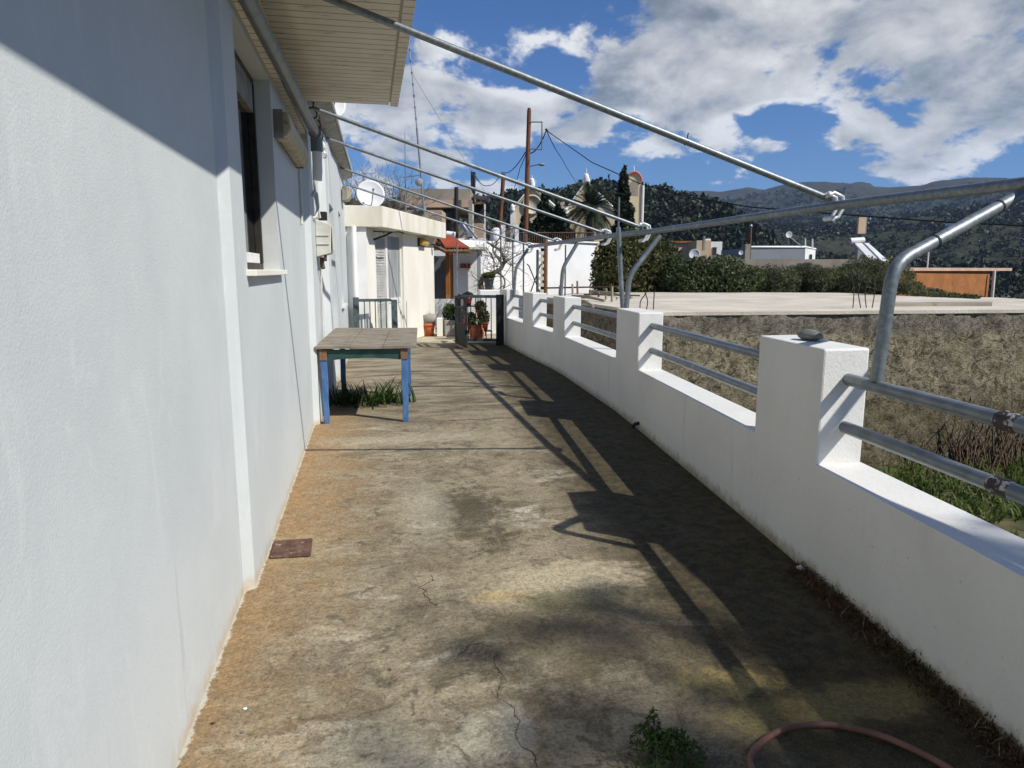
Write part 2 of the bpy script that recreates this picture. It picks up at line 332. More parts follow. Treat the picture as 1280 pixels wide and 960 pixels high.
skc = g.mix(1.0, sky.outputs[0], (.44, .90, 1.55), 'MULTIPLY')
fin = g.mix(g.m('MULTIPLY', alpha, .96), skc, ccs.outputs[0])
nt.links.new(fin, bgn.inputs[0]); bgn.inputs[1].default_value = .058
w.cycles.sampling_method = 'MANUAL'; w.cycles.sample_map_resolution = 512
#@@SPLIT
# ------------------------------------------------------------------ the setting: terrain
def vn(x, y, seed):                                     # value noise
    xi = np.floor(x).astype(int); yi = np.floor(y).astype(int); fx = x-xi; fy = y-yi
    fx = fx*fx*(3-2*fx); fy = fy*fy*(3-2*fy)
    def h(a, b):
        n = (a*374761393+b*668265263+seed*974711) & 0x7fffffff; n = ((n ^ (n >> 13))*1274126177) & 0x7fffffff
        return ((n ^ (n >> 16)) & 0xffff)/65535.
    return (h(xi, yi)*(1-fx)+h(xi+1, yi)*fx)*(1-fy)+(h(xi, yi+1)*(1-fx)+h(xi+1, yi+1)*fx)*fy
def fbm2(x, y, seed, o=5):
    s = 0; a = .5
    for i in range(o): s = s+a*(vn(x, y, seed+i)-.5); x = x*2.03; y = y*2.03; a *= .5
    return s
def prof(pts):                                          # pixels -> (azimuth, tan elevation)
    A = []; T = []
    for px, py in pts:
        r = ray(px, py); A.append(math.atan2(r.dot(rgt), r.dot(HF))); T.append(r.z/math.hypot(r.x, r.y))
    return np.array(A), np.array(T)
NEAR = prof([(-600, 300), (300, 262), (560, 256), (605, 249), (640, 245), (700, 240), (735, 238), (770, 237), (805, 241), (830, 243), (860, 250), (885, 257), (905, 264), (925, 276), (940, 290), (970, 305), (1010, 322), (1100, 328), (1280, 332), (1900, 330)])
NEAR = (NEAR[0], NEAR[1]-8.5/880)
MID = prof([(-600, 300), (640, 300), (800, 285), (860, 276), (940, 278), (1010, 284), (1100, 280), (1180, 268), (1280, 262), (1900, 250)])
FAR = prof([(-600, 280), (600, 262), (760, 250), (830, 243), (845, 241), (870, 238), (900, 240), (920, 236), (935, 233), (955, 236), (970, 232), (985, 229), (1000, 228), (1040, 228), (1075, 230), (1110, 234), (1150, 232), (1180, 225), (1210, 221), (1250, 222), (1280, 225), (1400, 235), (1900, 250)])
def terr(az, d):
    tn = np.interp(az, *NEAR); tm = np.interp(az, *MID); tf = np.interp(az, *FAR)
    left = np.clip((.16-az)/.25, 0, 1)                   # village side
    n1 = 330.; n2 = 1100.; n3 = 2600.
    ctl_d = [0, 22, 40, 60, 90, 150, 240, n1, 480, 700, n2, 1600, 2100, n3, 3200, 6000]
    H = [-1.6+0*az, -1.6+0*az, -1.9*(1-left)-.3*left, -4*(1-left)+1.0*left, -9*(1-left)+3.0*left, -16*(1-left)+6*left,
         np.minimum(-14*(1-left)+(tn*240*.55)*left, tn*240*.9), tn*n1+1.5, tn*n1*.55-15, np.minimum(tm*700*.72, tm*700*.9), tm*n2+1.5,
         tm*1600*.62+tf*1600*.3, tf*2100*.84, tf*n3+1.5, tf*3200*.8, tf*6000*.2]
    H = np.array(H); out = np.zeros_like(d)
    for i in range(len(ctl_d)-1):
        k = (d >= ctl_d[i]) & (d < ctl_d[i+1]); t = (d-ctl_d[i])/(ctl_d[i+1]-ctl_d[i]); s = t*t*(3-2*t)*.5+t*.5
        out = np.where(k, H[i]*(1-s)+H[i+1]*s, out)
    out = np.where(d >= ctl_d[-1], H[-1], out)
    x = d*np.sin(az); y = d*np.cos(az)
    amp = np.clip((d-50)/3000, 0, 1)*.9
    damp = np.minimum(np.minimum(np.abs(d-n3)/300, 1)*.9+.1, 1)
    out = out+fbm2(x/170, y/170, 3)*amp*170*damp+fbm2(x/40, y/40, 9)*np.clip((d-60)/500, 0, 1)*9*damp
    rid = np.abs(fbm2(x/420, y/420, 21, 4))
    out = out-(.12-rid)*np.clip((d-700)/1500, 0, 1)*330*damp*(rid < .12)*.6
    return out+CAMZ*np.clip(d/300, 0, 1)
naz = np.concatenate([np.linspace(-math.pi, -.75, 60)[:-1], np.linspace(-.75, .85, 520), np.linspace(.85, math.pi, 60)[1:]])
nd = np.concatenate([[0.5], np.linspace(8, 60, 12), np.geomspace(66, 3300, 150), [3800, 4600, 6000]])
AZ, DD = np.meshgrid(naz, nd); ZZ = terr(AZ, DD)
X_ = DD*np.sin(AZ); Y_ = DD*np.cos(AZ)
W3 = X_[..., None]*np.array(rgt)+Y_[..., None]*np.array(HF); W3[..., 2] = ZZ
nr, nc = AZ.shape; idx = np.arange(nr*nc).reshape(nr, nc)
F4 = np.stack([idx[:-1, :-1], idx[:-1, 1:], idx[1:, 1:], idx[1:, :-1]], -1).reshape(-1, 4)[:, ::-1]
m, g, b = newmat('hill_scrub'); p = g.pos(); L = g.m('DIVIDE', g.vm('LENGTH', p), 1000.)
n1 = g.noise(p, .018, 6, .65); n2 = g.noise(p, .09, 5, .7)
scrub = g.mix(g.mr(n2, .40, .58), (.018, .026, .012), (.05, .055, .03))
rock = g.mix(g.mr(g.noise(p, .05, 6, .7), .4, .6), (.058, .05, .042), (.030, .032, .026))
hz = g.m('ADD', g.m('MULTIPLY', g.sxyz(p)[2], .0022), g.m('MULTIPLY', g.m('SUBTRACT', n1, .5), 2.2))
col = g.mix(g.mr(hz, .12, .5), scrub, rock)
near = g.mr(L, .02, .06, 0, 1)
col = g.mix(near, g.mix(g.mr(g.noise(p, 1.3, 5), .4, .6), (.05, .075, .02), (.12, .10, .055)), col)
g.put(b.inputs['Base Color'], col); b.inputs['Roughness'].default_value = .95; b.inputs['Specular IOR Level'].default_value = .1
g.put(b.inputs['Normal'], g.bump(n2, .8, 6)); M['hill'] = m
hills = struct(fastmesh('hills', W3.reshape(-1, 3), F4, m, smooth=True)); hills.name = 'hills'
# tree and scrub cover of the slopes (one mass nobody could count)
bm = bmesh.new(); bmesh.ops.create_icosphere(bm, subdivisions=1, radius=1)
ICO = np.array([v.co[:] for v in bm.verts]); IF = np.array([[v.index for v in f.verts] for f in bm.faces]); bm.free()
def forest(name, n, azr, dr, size, label, mat, k=40, lf=.36):
    az = rng.uniform(*azr, n*4); dd = np.exp(rng.uniform(math.log(dr[0]), math.log(dr[1]), n*4))
    x = dd*np.sin(az); y = dd*np.cos(az); keep = fbm2(x/60, y/60, 31)+.12 > rng.uniform(-.12, .16, n*4)
    az = az[keep][:n]; dd = dd[keep][:n]; n = len(az)
    zz = terr(az, dd); sz = size*rng.uniform(.5, 1.35, n)*(1+dd/900)
    P0 = (dd*np.sin(az))[:, None]*np.array(rgt)+(dd*np.cos(az))[:, None]*np.array(HF); P0[:, 2] = zz+sz*.45
    dr_ = rng.normal(size=(n, k, 3)); dr_ /= np.linalg.norm(dr_, axis=2)[..., None]
    asp = np.stack([np.ones(n), np.ones(n), rng.uniform(.7, 1.3, n)], 1)
    Cn = P0[:, None]+dr_*(sz[:, None]*asp)[:, None]*rng.uniform(.45, 1.05, (n, k, 1))
    V, F = leaves(Cn.reshape(-1, 3), 1.0, .62); cc_ = np.repeat(Cn.reshape(-1, 3), 4, 0); V = cc_+(V-cc_)*(np.repeat(sz, k*4)*lf)[:, None]
    o = fastmesh(name, V.reshape(-1, 3), F, mat); return tag(o, label, 'trees', None, 'stuff')
M['forest'] = leafmat('forest_cover', (.014, .024, .010), (.028, .038, .017), (.020, .028, .012), .02, .0)
M['scrubleaf'] = leafmat('scrub_cover', (.012, .018, .010), (.024, .028, .017), (.028, .029, .02), .01, .0, .5)
forest('forest', 6500, (-.45, .35), (140, 345), 2.0, 'dark green wood covering the near hill behind the church tower', M['forest'])
forest('woodland', 9000, (.10, .80), (75, 700), 1.6, 'dark scrub and small trees covering the valley slope on the right', M['forest'], 30)
forest('scrub', 12000, (.0, .80), (700, 2300), 1.6, 'low dark scrub dotted over the far mountain slopes', M['scrubleaf'], 12, .6)

# ------------------------------------------------------------------ terrace floor
m, g, b = newmat('stained_concrete_floor'); p = g.pos(); x, y, z = g.sxyz(p)
pw = g.vm('ADD', p, (0, 0, 0))
nA = g.noise(p, 1.1, 8, .68, .4); nB = g.noise(p, 3.6, 8, .7, .6); nC = g.noise(p, 14, 6, .7); nF = g.noise(p, 75, 5, .75); nG = g.noise(p, 260, 3, .7)
ps = g.vm('MULTIPLY', p, (.75, 1.6, 1)); nS = g.noise(ps, 1.7, 8, .7, .5)
col = g.mix(g.mr(nB, .36, .62), (.215, .18, .125), (.345, .30, .22))
col = g.mix(g.mr(nS, .50, .66, 0, .85), col, (.15, .13, .095))
col = g.mix(g.mr(g.noise(g.vm('ADD', ps, (4, 9, 0)), 1.2, 7, .66, .7), .56, .68, 0, .9), col, (.56, .52, .43))
dm = g.noise(g.vm('ADD', p, (2, 7, 3)), 7.5, 9, .78, .8)
col = g.mix(g.mr(dm, .50, .62, 0, .72), col, (.085, .075, .055)); col = g.mix(g.mr(dm, .43, .32, 0, .55), col, (.46, .42, .335))
# brown weathered slab further back, paler cross bands
back = g.mr(g.m('ADD', y, g.m('MULTIPLY', g.m('SUBTRACT', nA, .5), 1.8)), 6.3, 7.6)
bc = g.mix(g.mr(g.noise(g.vm('MULTIPLY', p, (.8, 2.6, 1)), 1.5, 8, .72, .3), .38, .60), (.105, .090, .065), (.33, .29, .215))
col = g.mix(g.m('MULTIPLY', back, .85), col, bc)
# ochre stain along the house
oe = g.m('ADD', x, g.m('MULTIPLY', g.m('SUBTRACT', nB, .5), 1.1))
oy = g.mr(g.m('ADD', y, g.m('MULTIPLY', g.m('SUBTRACT', nA, .5), 2.0)), 7.0, 8.4, 1, .15)
col = g.mix(g.m('MULTIPLY', g.mr(g.m('ADD', oe, g.mr(y, 2.0, 4.2, .22, 0)), -.62, .12, .9, 0), oy), col, g.mix(g.mr(nC, .35, .65), (.42, .275, .14), (.31, .21, .115)))
# moss and grime under the parapet, with its shade darkened into the colour
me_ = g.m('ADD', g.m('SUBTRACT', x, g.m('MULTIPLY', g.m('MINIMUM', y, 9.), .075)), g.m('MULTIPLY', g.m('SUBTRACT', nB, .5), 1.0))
moss_shade = g.mix(g.mr(nC, .38, .62), (.018, .016, .008), (.066, .052, .026))
moss_shade = g.mix(g.mr(g.noise(p, 6, 6, .7), .55, .68, 0, .75), moss_shade, (.058, .062, .014))
col = g.mix(g.mr(me_, .72, 1.22, 0, .95), col, moss_shade)
# dark patches near the weed and in the foreground
def patch(cx, cy, rx, ry, colr, k, soft=.5):
    global col
    dd_ = g.vm('LENGTH', g.vm('MULTIPLY', g.vm('SUBTRACT', p, (cx, cy, 0)), (1/rx, 1/ry, 0)))
    dd_ = g.m('ADD', dd_, g.m('ADD', g.m('MULTIPLY', g.m('SUBTRACT', nC, .5), 2.2), g.m('MULTIPLY', g.m('SUBTRACT', nB, .5), 2.2))); dd_ = g.m('ADD', dd_, g.m('MULTIPLY', g.m('SUBTRACT', nF, .5), .8))
    col = g.mix(g.mr(dd_, soft, 1.25, k, 0), col, colr)
patch(.58, 4.15, .22, .55, (.055, .048, .030), .75); patch(.30, 4.3, .16, .55, (.46, .43, .36), .45)
patch(.85, 3.05, .42, .28, (.55, .49, .36), .75); patch(.75, 2.55, .45, .35, (.12, .10, .065), .6)
patch(.42, 2.05, .06, .13, (.42, .42, .39), .5); patch(.85, 1.75, .22, .14, (.055, .048, .035), .85); patch(.55, 3.0, .12, .06, (.50, .38, .19), .6)
patch(1.55, 1.95, .55, .12, (.33, .27, .11), .55); patch(1.25, 2.15, .18, .10, (.45, .36, .15), .6); patch(.9, 2.9, .3, .12, (.13, .13, .04), .5)
patch(1.0, 1.55, .6, .22, (.095, .085, .06), .7); patch(.28, 6.2, .9, .2, (.46, .42, .34), .5)
patch(-.45, 3.77, .22, .20, (.42, .33, .2), .7, .7)
ag = g.n('ShaderNodeTexVoronoi', feature='F1'); g.put(ag.inputs['Vector'], p); ag.inputs['Scale'].default_value = 85
agc = g.sxyz(ag.outputs['Color'])[0]
nM = g.noise(g.vm('ADD', p, (5, 8, 1)), 30, 6, .8, .3)
val = g.m('ADD', g.m('ADD', g.m('MULTIPLY', g.m('SUBTRACT', agc, .5), .20), 1.0), g.m('ADD', g.m('MULTIPLY', g.m('SUBTRACT', nM, .5), 1.7), g.m('MULTIPLY', g.m('SUBTRACT', nF, .5), 1.9)))
val = g.m('MAXIMUM', val, .25)
sv = g.n('ShaderNodeVectorMath', operation='SCALE'); g.put(sv.inputs[0], col); g.put(sv.inputs['Scale'], val); col = sv.outputs[0]
col = g.mix(g.mr(nG, .58, .66, 0, .5), col, (.52, .46, .34)); col = g.mix(g.mr(g.noise(p, 38, 5, .75), .59, .66, 0, .65), col, (.07, .058, .04))
col = g.mix(g.mr(g.noise(g.vm('ADD', p, (31, 2, 5)), 110, 3, .6), .62, .68, 0, .6), col, (.07, .06, .045))
warm_ = g.n('ShaderNodeVectorMath', operation='MULTIPLY'); g.put(warm_.inputs[0], col); warm_.inputs[1].default_value = (1.02, .985, .90); col = warm_.outputs[0]
# cracks
pd = g.n('ShaderNodeTexNoise'); g.put(pd.inputs['Vector'], p); pd.inputs['Scale'].default_value = 5; pd.inputs['Detail'].default_value = 6
wv = g.vm('ADD', p, g.vm('MULTIPLY', g.vm('SUBTRACT', pd.outputs['Color'], (.5, .5, .5)), (.30, .30, 0)))
wv2 = g.vm('MULTIPLY', wv, (1, 1, 0))
crk = 0.0
xw, yw, _z = g.sxyz(wv)
def crackline(along, across, at, a0, a1, wd_):
    return g.m('MULTIPLY', g.mr(g.m('ABSOLUTE', g.m('SUBTRACT', across, at)), wd_*.2, wd_, 1, 0), g.m('MULTIPLY', g.mr(along, a0, a0+.05), g.mr(along, a1-.05, a1, 1, 0)))
for q_ in (crackline(yw, xw, .43, 1.6, 2.55, .0036), crackline(xw, yw, 2.56, .24, .46, .003), crackline(xw, yw, 6.9, .6, 2.2, .012), crackline(yw, xw, .22, 2.9, 3.3, .004)): crk = g.m('MAXIMUM', crk, q_)
col = g.mix(g.m('MULTIPLY', crk, .8), col, (.035, .028, .018))
wxl = g.mr(y, 3.27, 3.33, -.63, -.587); dwall = g.m('SUBTRACT', x, wxl)
pe = g.m('ADD', dwall, g.m('ADD', g.m('MULTIPLY', g.m('SUBTRACT', nC, .5), .06), g.m('MULTIPLY', g.m('SUBTRACT', nF, .5), .05)))
col = g.mix(g.m('MULTIPLY', g.mr(pe, .006, .012, 1, 0), g.mr(y, 7.0, 7.1, 1, 0)), col, (.62, .60, .52))
g.put(b.inputs['Base Color'], col); g.put(b.inputs['Roughness'], g.mr(nB, .3, .7, .95, .72)); b.inputs['Specular IOR Level'].default_value = .25
hgt = g.m('ADD', g.m('MULTIPLY', nF, .9), g.m('MULTIPLY', nC, .9)); hgt = g.m('SUBTRACT', g.m('ADD', hgt, g.m('MULTIPLY', nG, .45)), g.m('MULTIPLY', crk, 1.5)); hgt = g.m('ADD', hgt, g.m('MULTIPLY', nM, 1.2))
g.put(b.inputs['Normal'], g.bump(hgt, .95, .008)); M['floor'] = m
M['courtfloor'] = mm('courtyard_concrete', (.50, .45, .33), (.38, .33, .23), 2.2, 7, .4, 40, .005, .9, c3=(.22, .18, .11), sc3=1.8, lo3=.55, hi3=.7)
# inner face of the parapet, Y -> X
PP = [(-2.5, 1.62), (1.59, 1.95), (2.94, 2.11), (3.65, 2.195), (6.22, 2.475), (7.05, 2.555), (9.62, 2.70), (10.28, 2.71), (11.54, 2.68), (12.28, 2.675), (13.75, 2.66), (14.45, 2.65)]
def wx(y): return float(np.interp(y, [a for a, _ in PP], [b_ for _, b_ in PP]))
FL = [(-4.2, -2.5), (1.6, -2.5)]+[(x_+.02, y_) for y_, x_ in PP[1:]]+[(-4.2, 14.45)]
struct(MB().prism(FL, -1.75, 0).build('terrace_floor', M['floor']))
struct(MB().prism([(-4.2, 14.455), (2.9, 14.455), (3.4, 20), (4.6, 27), (-8, 27), (-8, 14.455)], -1.75, -.012).build('courtyard_floor', M['courtfloor']))

# ------------------------------------------------------------------ parapet with pillars and rails
par = thing('parapet_wall', 'long low white plastered parapet wall along the right edge of the terrace', 'parapet wall', (2.2, 2.9, 0))
TH = .25; SILL = .56
spans = [(-2.5, -1.2, 0), (-1.2, -.5, 1), (-.5, 2.94, 0), (2.94, 3.65, 1), (3.65, 6.22, 0), (6.22, 7.05, 1), (7.05, 9.62, 0), (9.62, 10.28, 1), (10.28, 11.54, 0), (11.54, 12.28, 1), (12.28, 13.75, 0), (13.75, 14.45, 1)]
def seg(mb, y0, y1, z0, z1, top=True, bot=False, ends=True):
    a, b_ = wx(y0), wx(y1)
    vs = [(a, y0, z0), (a+TH, y0, z0), (b_+TH, y1, z0), (b_, y1, z0), (a, y0, z1), (a+TH, y0, z1), (b_+TH, y1, z1), (b_, y1, z1)]
    fs = [(1, 2, 6, 5), (3, 0, 4, 7)]
    if top: fs.append((4, 5, 6, 7))
    if bot: fs.append((0, 3, 2, 1))
    if ends: fs += [(0, 1, 5, 4), (2, 3, 7, 6)]
    mb.add(vs, fs)
wl = MB()
for y0, y1, pil in spans:
    ys = [y0]+[q for q, _ in PP if y0 < q < y1]+[y1]
    for i in range(len(ys)-1): seg(wl, ys[i], ys[i+1], -1.7, SILL, top=not pil, ends=False)
    if pil:
        q = MB(); top = 1.13 if y0 < 5 else (1.105 if y0 < 9 else 1.12)
        seg(q, y0, y1, SILL, top); q.build('pillar', M['parapet'], par, bevel=.011)
wl.build('low_wall', M['parapet'], par)
# rails: two per opening
for y0, y1, dz in ((-.5, 2.94, 0), (3.65, 6.22, 0), (7.05, 9.62, .01), (10.28, 11.54, .02), (12.28, 13.75, .02)):
    for z_, r_ in ((.98+dz, .030), (.745+dz, .030)):
        a = Vector((wx(y0)+.145, y0-.04, z_)); c = Vector((wx(y1)+.145, y1+.04, z_))
        rl = MB().tube([a, c], r_, 16).build('rail', M['steelpaint'], par)
        if y0 < 0:
            t = (1.93-a.y)/(c.y-a.y); q = a.lerp(c, t); q2 = a.lerp(c, t+.026)
            s_ = MB().tube([q, q.lerp(q2, .25), q.lerp(q2, .5), q.lerp(q2, .75), q2], [.0305, .036, .0325, .037, .0305], 14); s_.build('weld_joint', M['weld'], rl)
# ------------------------------------------------------------------ pergola frame
per = thing('pergola_frame', 'bare galvanised pergola frame of four bent posts carrying one long pipe above the parapet', 'pergola frame', (2.3, 2.75, 1))
beam = [Vector((3.22, -1.2, 1.88)), Vector((3.11, 2.90, 1.915)), Vector((3.06, 4.27, 1.928)), Vector((3.04, 7.3, 1.92)), Vector((3.07, 8.95, 1.945)), Vector((3.10, 11.5, 1.955)), Vector((3.12, 13.75, 1.965))]
MB().tube(beam, .031, 16).build('beam', M['steel'], per)
for yb, pb, pk, pt in ((2.72, (1091, 470), (1120, 330), (1275, 236)), (7.2, (786, 392), (787, 345), (825, 291)), (10.4, (702, 372), (702, 335), (722, 301)), (13.72, (641, 372), (643, 335), (660, 309))):
    k = ony(*pk, yb); t = ony(*pt, yb+(.19 if yb < 5 else 0)); xb = wx(yb)+.145
    base = Vector((xb, yb, 1.005)); k = Vector((xb+.035, yb, k.z)); t.z -= .03
    a = k-(k-base).normalized()*.10; c = k+(t-k).normalized()*.10
    pts = [base, a]+[((1-s)**2)*a+2*s*(1-s)*k+s*s*c for s in (.15, .3, .45, .6, .75, .9)]+[c, t]
    po = MB().tube(pts, .029, 16).build('post', M['steel'], per)
    if yb < 5:
        for fr in (.22, .80):
            q = c.lerp(t, fr); dv = (t-c).normalized()
            MB().tube([q-dv*.006, q+dv*.006], .0315, 16).build('wire_tie', M['wire'], po)
# extra straight prop leaning against the frame
a = onp(777, 392, (2.85, -50), (2.85, 50)); q1 = ony(776, 346, 7.9); q0 = ony(779, 396, 7.9); q2 = ony(773, 284, 7.9); q3 = ony(774, 247, 7.9)
pr = thing('steel_prop', 'straight steel prop standing just left of the bent post on the second pillar', 'steel pole', (q0.x, q0.y, 0))
q00 = Vector((q0.x+.03, 7.9, -1.6))
MB().tube([q00, q0, q1, q2], .028, 12).build('lower_pipe', M['steel'], pr)
MB().tube([q2-Vector((0, 0, .1)), q3], .012, 8).build('upper_rod', M['steel'], pr)

# awning tubes from the house to the beam, each with its white clamp
TUB = [(4.27, Vector((-.50, 4.27, 3.09)), 3.06, 1.968, .021), (7.56, Vector((-.50, 7.56, 3.10)), 3.045, 1.975, .020), (8.95, Vector((-.47, 8.95, 3.06)), 3.07, 1.985, .019),
       (11.5, Vector((-.40, 11.5, 3.07)), 3.10, 1.985, .018), (13.7, Vector((-.38, 13.7, 3.08)), 3.12, 1.995, .018)]
tl = ['nearest long awning tube crossing the sky from under the eave to the beam', 'second awning tube from the camera, ending beside the bent post at the second pillar', 'third awning tube from the camera, clamped to the beam left of the straight prop',
      'fourth awning tube, clamped to the beam over the third pillar', 'farthest awning tube, meeting the beam at its far end']
for (y_, a, bx, bz, r_), lb in zip(TUB, tl):
    t = thing('awning_tube', lb, 'steel tube', (a.x, a.y, a.z), 0, 'steel awning tubes between the house and the beam')
    e = Vector((bx-.03, y_, bz)); fo = Vector((bx-.12, y_, bz))
    MB().tube([a, e], r_, 14).build('pipe', M['steel'], t)
    s = 1.0 if y_ < 7 else 1.15
    q = MB()
    for sy in (-1, 1):                                   # two cheeks wrapping the beam, with knuckle and bolt below
        pts = [e+Vector((-.055, sy*.030, .012)), e+Vector((.0, sy*.034, .040)), e+Vector((.065, sy*.034, .015)), e+Vector((.080, sy*.034, -.045)), e+Vector((.045, sy*.034, -.115)), e+Vector((.0, sy*.034, -.13))]
        q.tube([e+(p_-e)*s for p_ in pts], .0125*s, 8)
    c_ = q.build('clamp', M['clamp'], t)
    MB().tube([e+Vector((.0, -.045, -.125))*s, e+Vector((0, .045, -.125))*s], .018*s, 10).build('bolt', M['clamp'], c_)
    MB().blob(e+Vector((-.035, -.035, .028)), (.022, .016, .022), 2, .05, 3).build('knuckle', M['clamp'], c_)
    if y_ < 5:
        q = a.lerp(e, .705); q4 = MB().tube([q+Vector((-.02, 0, -.02)), q+Vector((0, -.02, .0)), q+Vector((0, 0, .03)), q+Vector((.005, 0, .055))], .004, 6)
        q4.build('wire_tie', M['wire'], t)
#@@SPLIT
# ------------------------------------------------------------------ the white house
ho = thing('white_house', 'long pale blue-white plastered house filling the left side, with a boarded eave', 'house', (-.6, 3, 0))
HB = -4.0
wall = MB()
def wbox(x, y0, y1, z0=-.9, z1=3.05, skip=()): wall.box((HB, y0, z0), (x, y1, z1), skip=skip)
wall.prism([(HB, -2.6), (-.630, -2.6), (-.630, 3.27), (-.588, 3.33), (-.585, 3.63), (HB, 3.63)], 0, 3.05)
WY0, WY1, WZ0, WZ1 = 3.63, 4.88, 1.50, 2.69
wall.box((HB, WY0, 0), (-.585, WY1, WZ0)); wall.box((HB, WY0, WZ1), (-.585, WY1, 3.05))
wall.box((HB, WY0, WZ0), (-.90, WY1, WZ1))
wall.prism([(HB, WY1), (-.585, WY1), (-.585, 6.92), (-.530, 6.97), (-.530, 7.35), (-.55, 7.38), (HB, 7.38)], 0, 3.05)
DY = [(8.95, 9.75, .02, 2.30), (10.6, 11.4, 1.0, 2.35)]   # door and far window openings
wall.prism([(HB, 7.38), (-.55, 7.38), (-.55, 8.55), (-.47, 8.6), (-.46, 8.95), (HB, 8.95)], 0, 3.05)
wall.box((HB, 8.95, 2.30), (-.45, 9.75, 3.05)); wall.box((HB, 8.95, 0), (-.62, 9.75, 2.30))
wall.prism([(HB, 9.75), (-.45, 9.75), (-.42, 10.6), (HB, 10.6)], 0, 3.05)
wall.box((HB, 10.6, 2.35), (-.42, 11.4, 3.05)); wall.box((HB, 10.6, 0), (-.42, 11.4, 1.0)); wall.box((HB, 10.6, 1.0), (-.60, 11.4, 2.35))
wall.prism([(HB, 11.4), (-.42, 11.4), (-.40, 12.95), (HB, 12.95)], 0, 3.05)
wall.build('wall', M['plaster'], ho)
lg = MB(); lg.box((-.63, -2.6, 2.735), (-.560, 3.26, 2.80)); lg.box((-.585, 3.4, 2.735), (-.535, 6.9, 2.80)); lg.build('ledge', M['soffit'], ho)
# window in the near wall
wn = MB(); fx = -.685
for a, b_ in (((fx-.05, WY0, WZ0), (fx, WY0+.05, WZ1)), ((fx-.05, WY1-.055, WZ0), (fx, WY1, WZ1)), ((fx-.05, WY0+.05, WZ0), (fx, WY1-.055, WZ0+.045)), ((fx-.05, WY0+.05, WZ1-.05), (fx, WY1-.055, WZ1)),
             ((fx-.045, 4.27, WZ0+.045), (fx-.008, 4.31, WZ1-.05)), ((fx-.03, WY1-.10, WZ0+.045), (fx+.012, WY1-.065, WZ1-.05))): wn.box(a, b_)
win = wn.build('window', M['frame'], ho, bevel=.003)
MB().box((fx-.035, WY0+.05, WZ0+.045), (fx-.030, WY1-.055, WZ1-.22)).build('pane', M['glass'], win)
MB().box((fx-.04, WY0+.05, WZ1-.22), (fx+.005, WY1-.10, WZ1-.05)).build('shutter_box', M['lampbase'], win)
q = MB(); q.box((fx-.028, WY0+.05, WZ0+.046), (fx-.004, WY1-.115, WZ0+.105)); q.build('bottom_rail', M['whitepaint'], win)
MB().box((-.70, WY0-.03, WZ0-.028), (-.540, WY1+.05, WZ0+.004)).build('sill', M['annex'], win, bevel=.004)
# reveal of the window: bright jamb faces
# eave slab with boarded underside
EX = .30; EY = 7.02
ev = MB().box((HB, -2.8, 3.07), (EX, EY, 3.28)).build('eave_slab', M['parapet'], ho)
sf = MB().box((-.60, -2.8, 3.045), (EX-.075, EY-.003, 3.069)).build('soffit', M['soffit'], ev)
tr = MB(); tr.box((EX-.060, -2.8, 3.035), (EX+.012, EY+.012, 3.066)); tr.box((EX+.002, -2.8, 3.0661), (EX+.012, EY+.012, 3.30)); tr.build('edge_trim', M['soffit'], ev, bevel=.003)
MB().tube([(-.60, -2.8, 3.03), (-.60, EY, 3.03)], .03, 8).build('cove', M['soffit'], ev)
# second, narrower eave behind
e2 = MB(); e2.add([(-.62, EY+.03, 3.10), (-.36, EY+.03, 3.20), (-.25, 12.9, 3.10), (-.50, 12.9, 3.02), (-.62, EY+.03, 3.14), (-.36, EY+.03, 3.24), (-.25, 12.9, 3.14), (-.50, 12.9, 3.06)],
                  [(0, 1, 2, 3), (7, 6, 5, 4), (1, 5, 6, 2), (0, 4, 5, 1), (3, 2, 6, 7), (0, 3, 7, 4)])
e2.build('back_eave', M['lampbase'], ho)
e3 = MB().box((HB, EY+.02, 3.051), (-.56, 12.95, 3.12)); e3.build('roof', M['oldconcrete'], ho)
ed = MB(); ed.tube([(-.345, EY+.03, 3.245), (-.235, 12.9, 3.14)], .016, 6); ed.build('drip_edge', M['white'], ho)
for i, y_ in enumerate((7.15, 7.6, 8.1, 9.0, 10.0, 11.5, 12.6)):
    MB().tube([(-.50, y_, 3.10), (-.47, y_, 3.06), (-.48, y_, 3.02), (-.52, y_, 3.01)], .008, 5).build('gutter_hook', M['frame'], ho)
# drain pipe under the eave with its downpipe
MB().tube([(-.62+.07, .5, 2.755), (-.52, 3.69, 2.75), (-.455, 6.90, 2.75)], .042, 14).build('drain_pipe', M['steelpaint'], ho)
dp = MB(); dp.tube([(-.455, 6.90, 2.75), (-.450, 7.02, 2.75)], .058, 14); dp.tube([(-.450, 7.02, 2.78), (-.450, 7.02, 2.60)], .056, 14); dp.build('pipe_elbow', M['steelpaint'], ho)
dp = MB().tube([(-.450, 7.02, 2.60), (-.452, 7.03, 2.42), (-.46, 7.03, 2.34)], .044, 14).build('downpipe', M['white'], ho)
# conduits and cables on the wall
for pts, r_ in (([(-.575, 6.45, 2.72), (-.572, 6.5, 2.5), (-.572, 6.52, 1.95), (-.572, 6.5, 1.9)], .010), ([(-.50, 7.5, 2.75), (-.53, 7.6, 2.5), (-.53, 7.7, 2.25), (-.50, 7.8, 2.05)], .014),
        ([(-.52, 7.15, 2.20), (-.50, 7.15, 2.25), (-.485, 7.25, 2.24), (-.48, 7.3, 2.12), (-.50, 7.25, 2.02), (-.53, 7.18, 2.0)], .014), ([(-.52, 8.0, 1.62), (-.53, 8.05, 1.45), (-.53, 8.3, 1.36), (-.53, 8.5, 1.3)], .012), ([(-.52, 8.02, 1.6), (-.53, 8.02, 1.3), (-.53, 8.0, .1)], .009)):
    MB().tube(pts, r_, 6).build('conduit', M['meter'], ho)
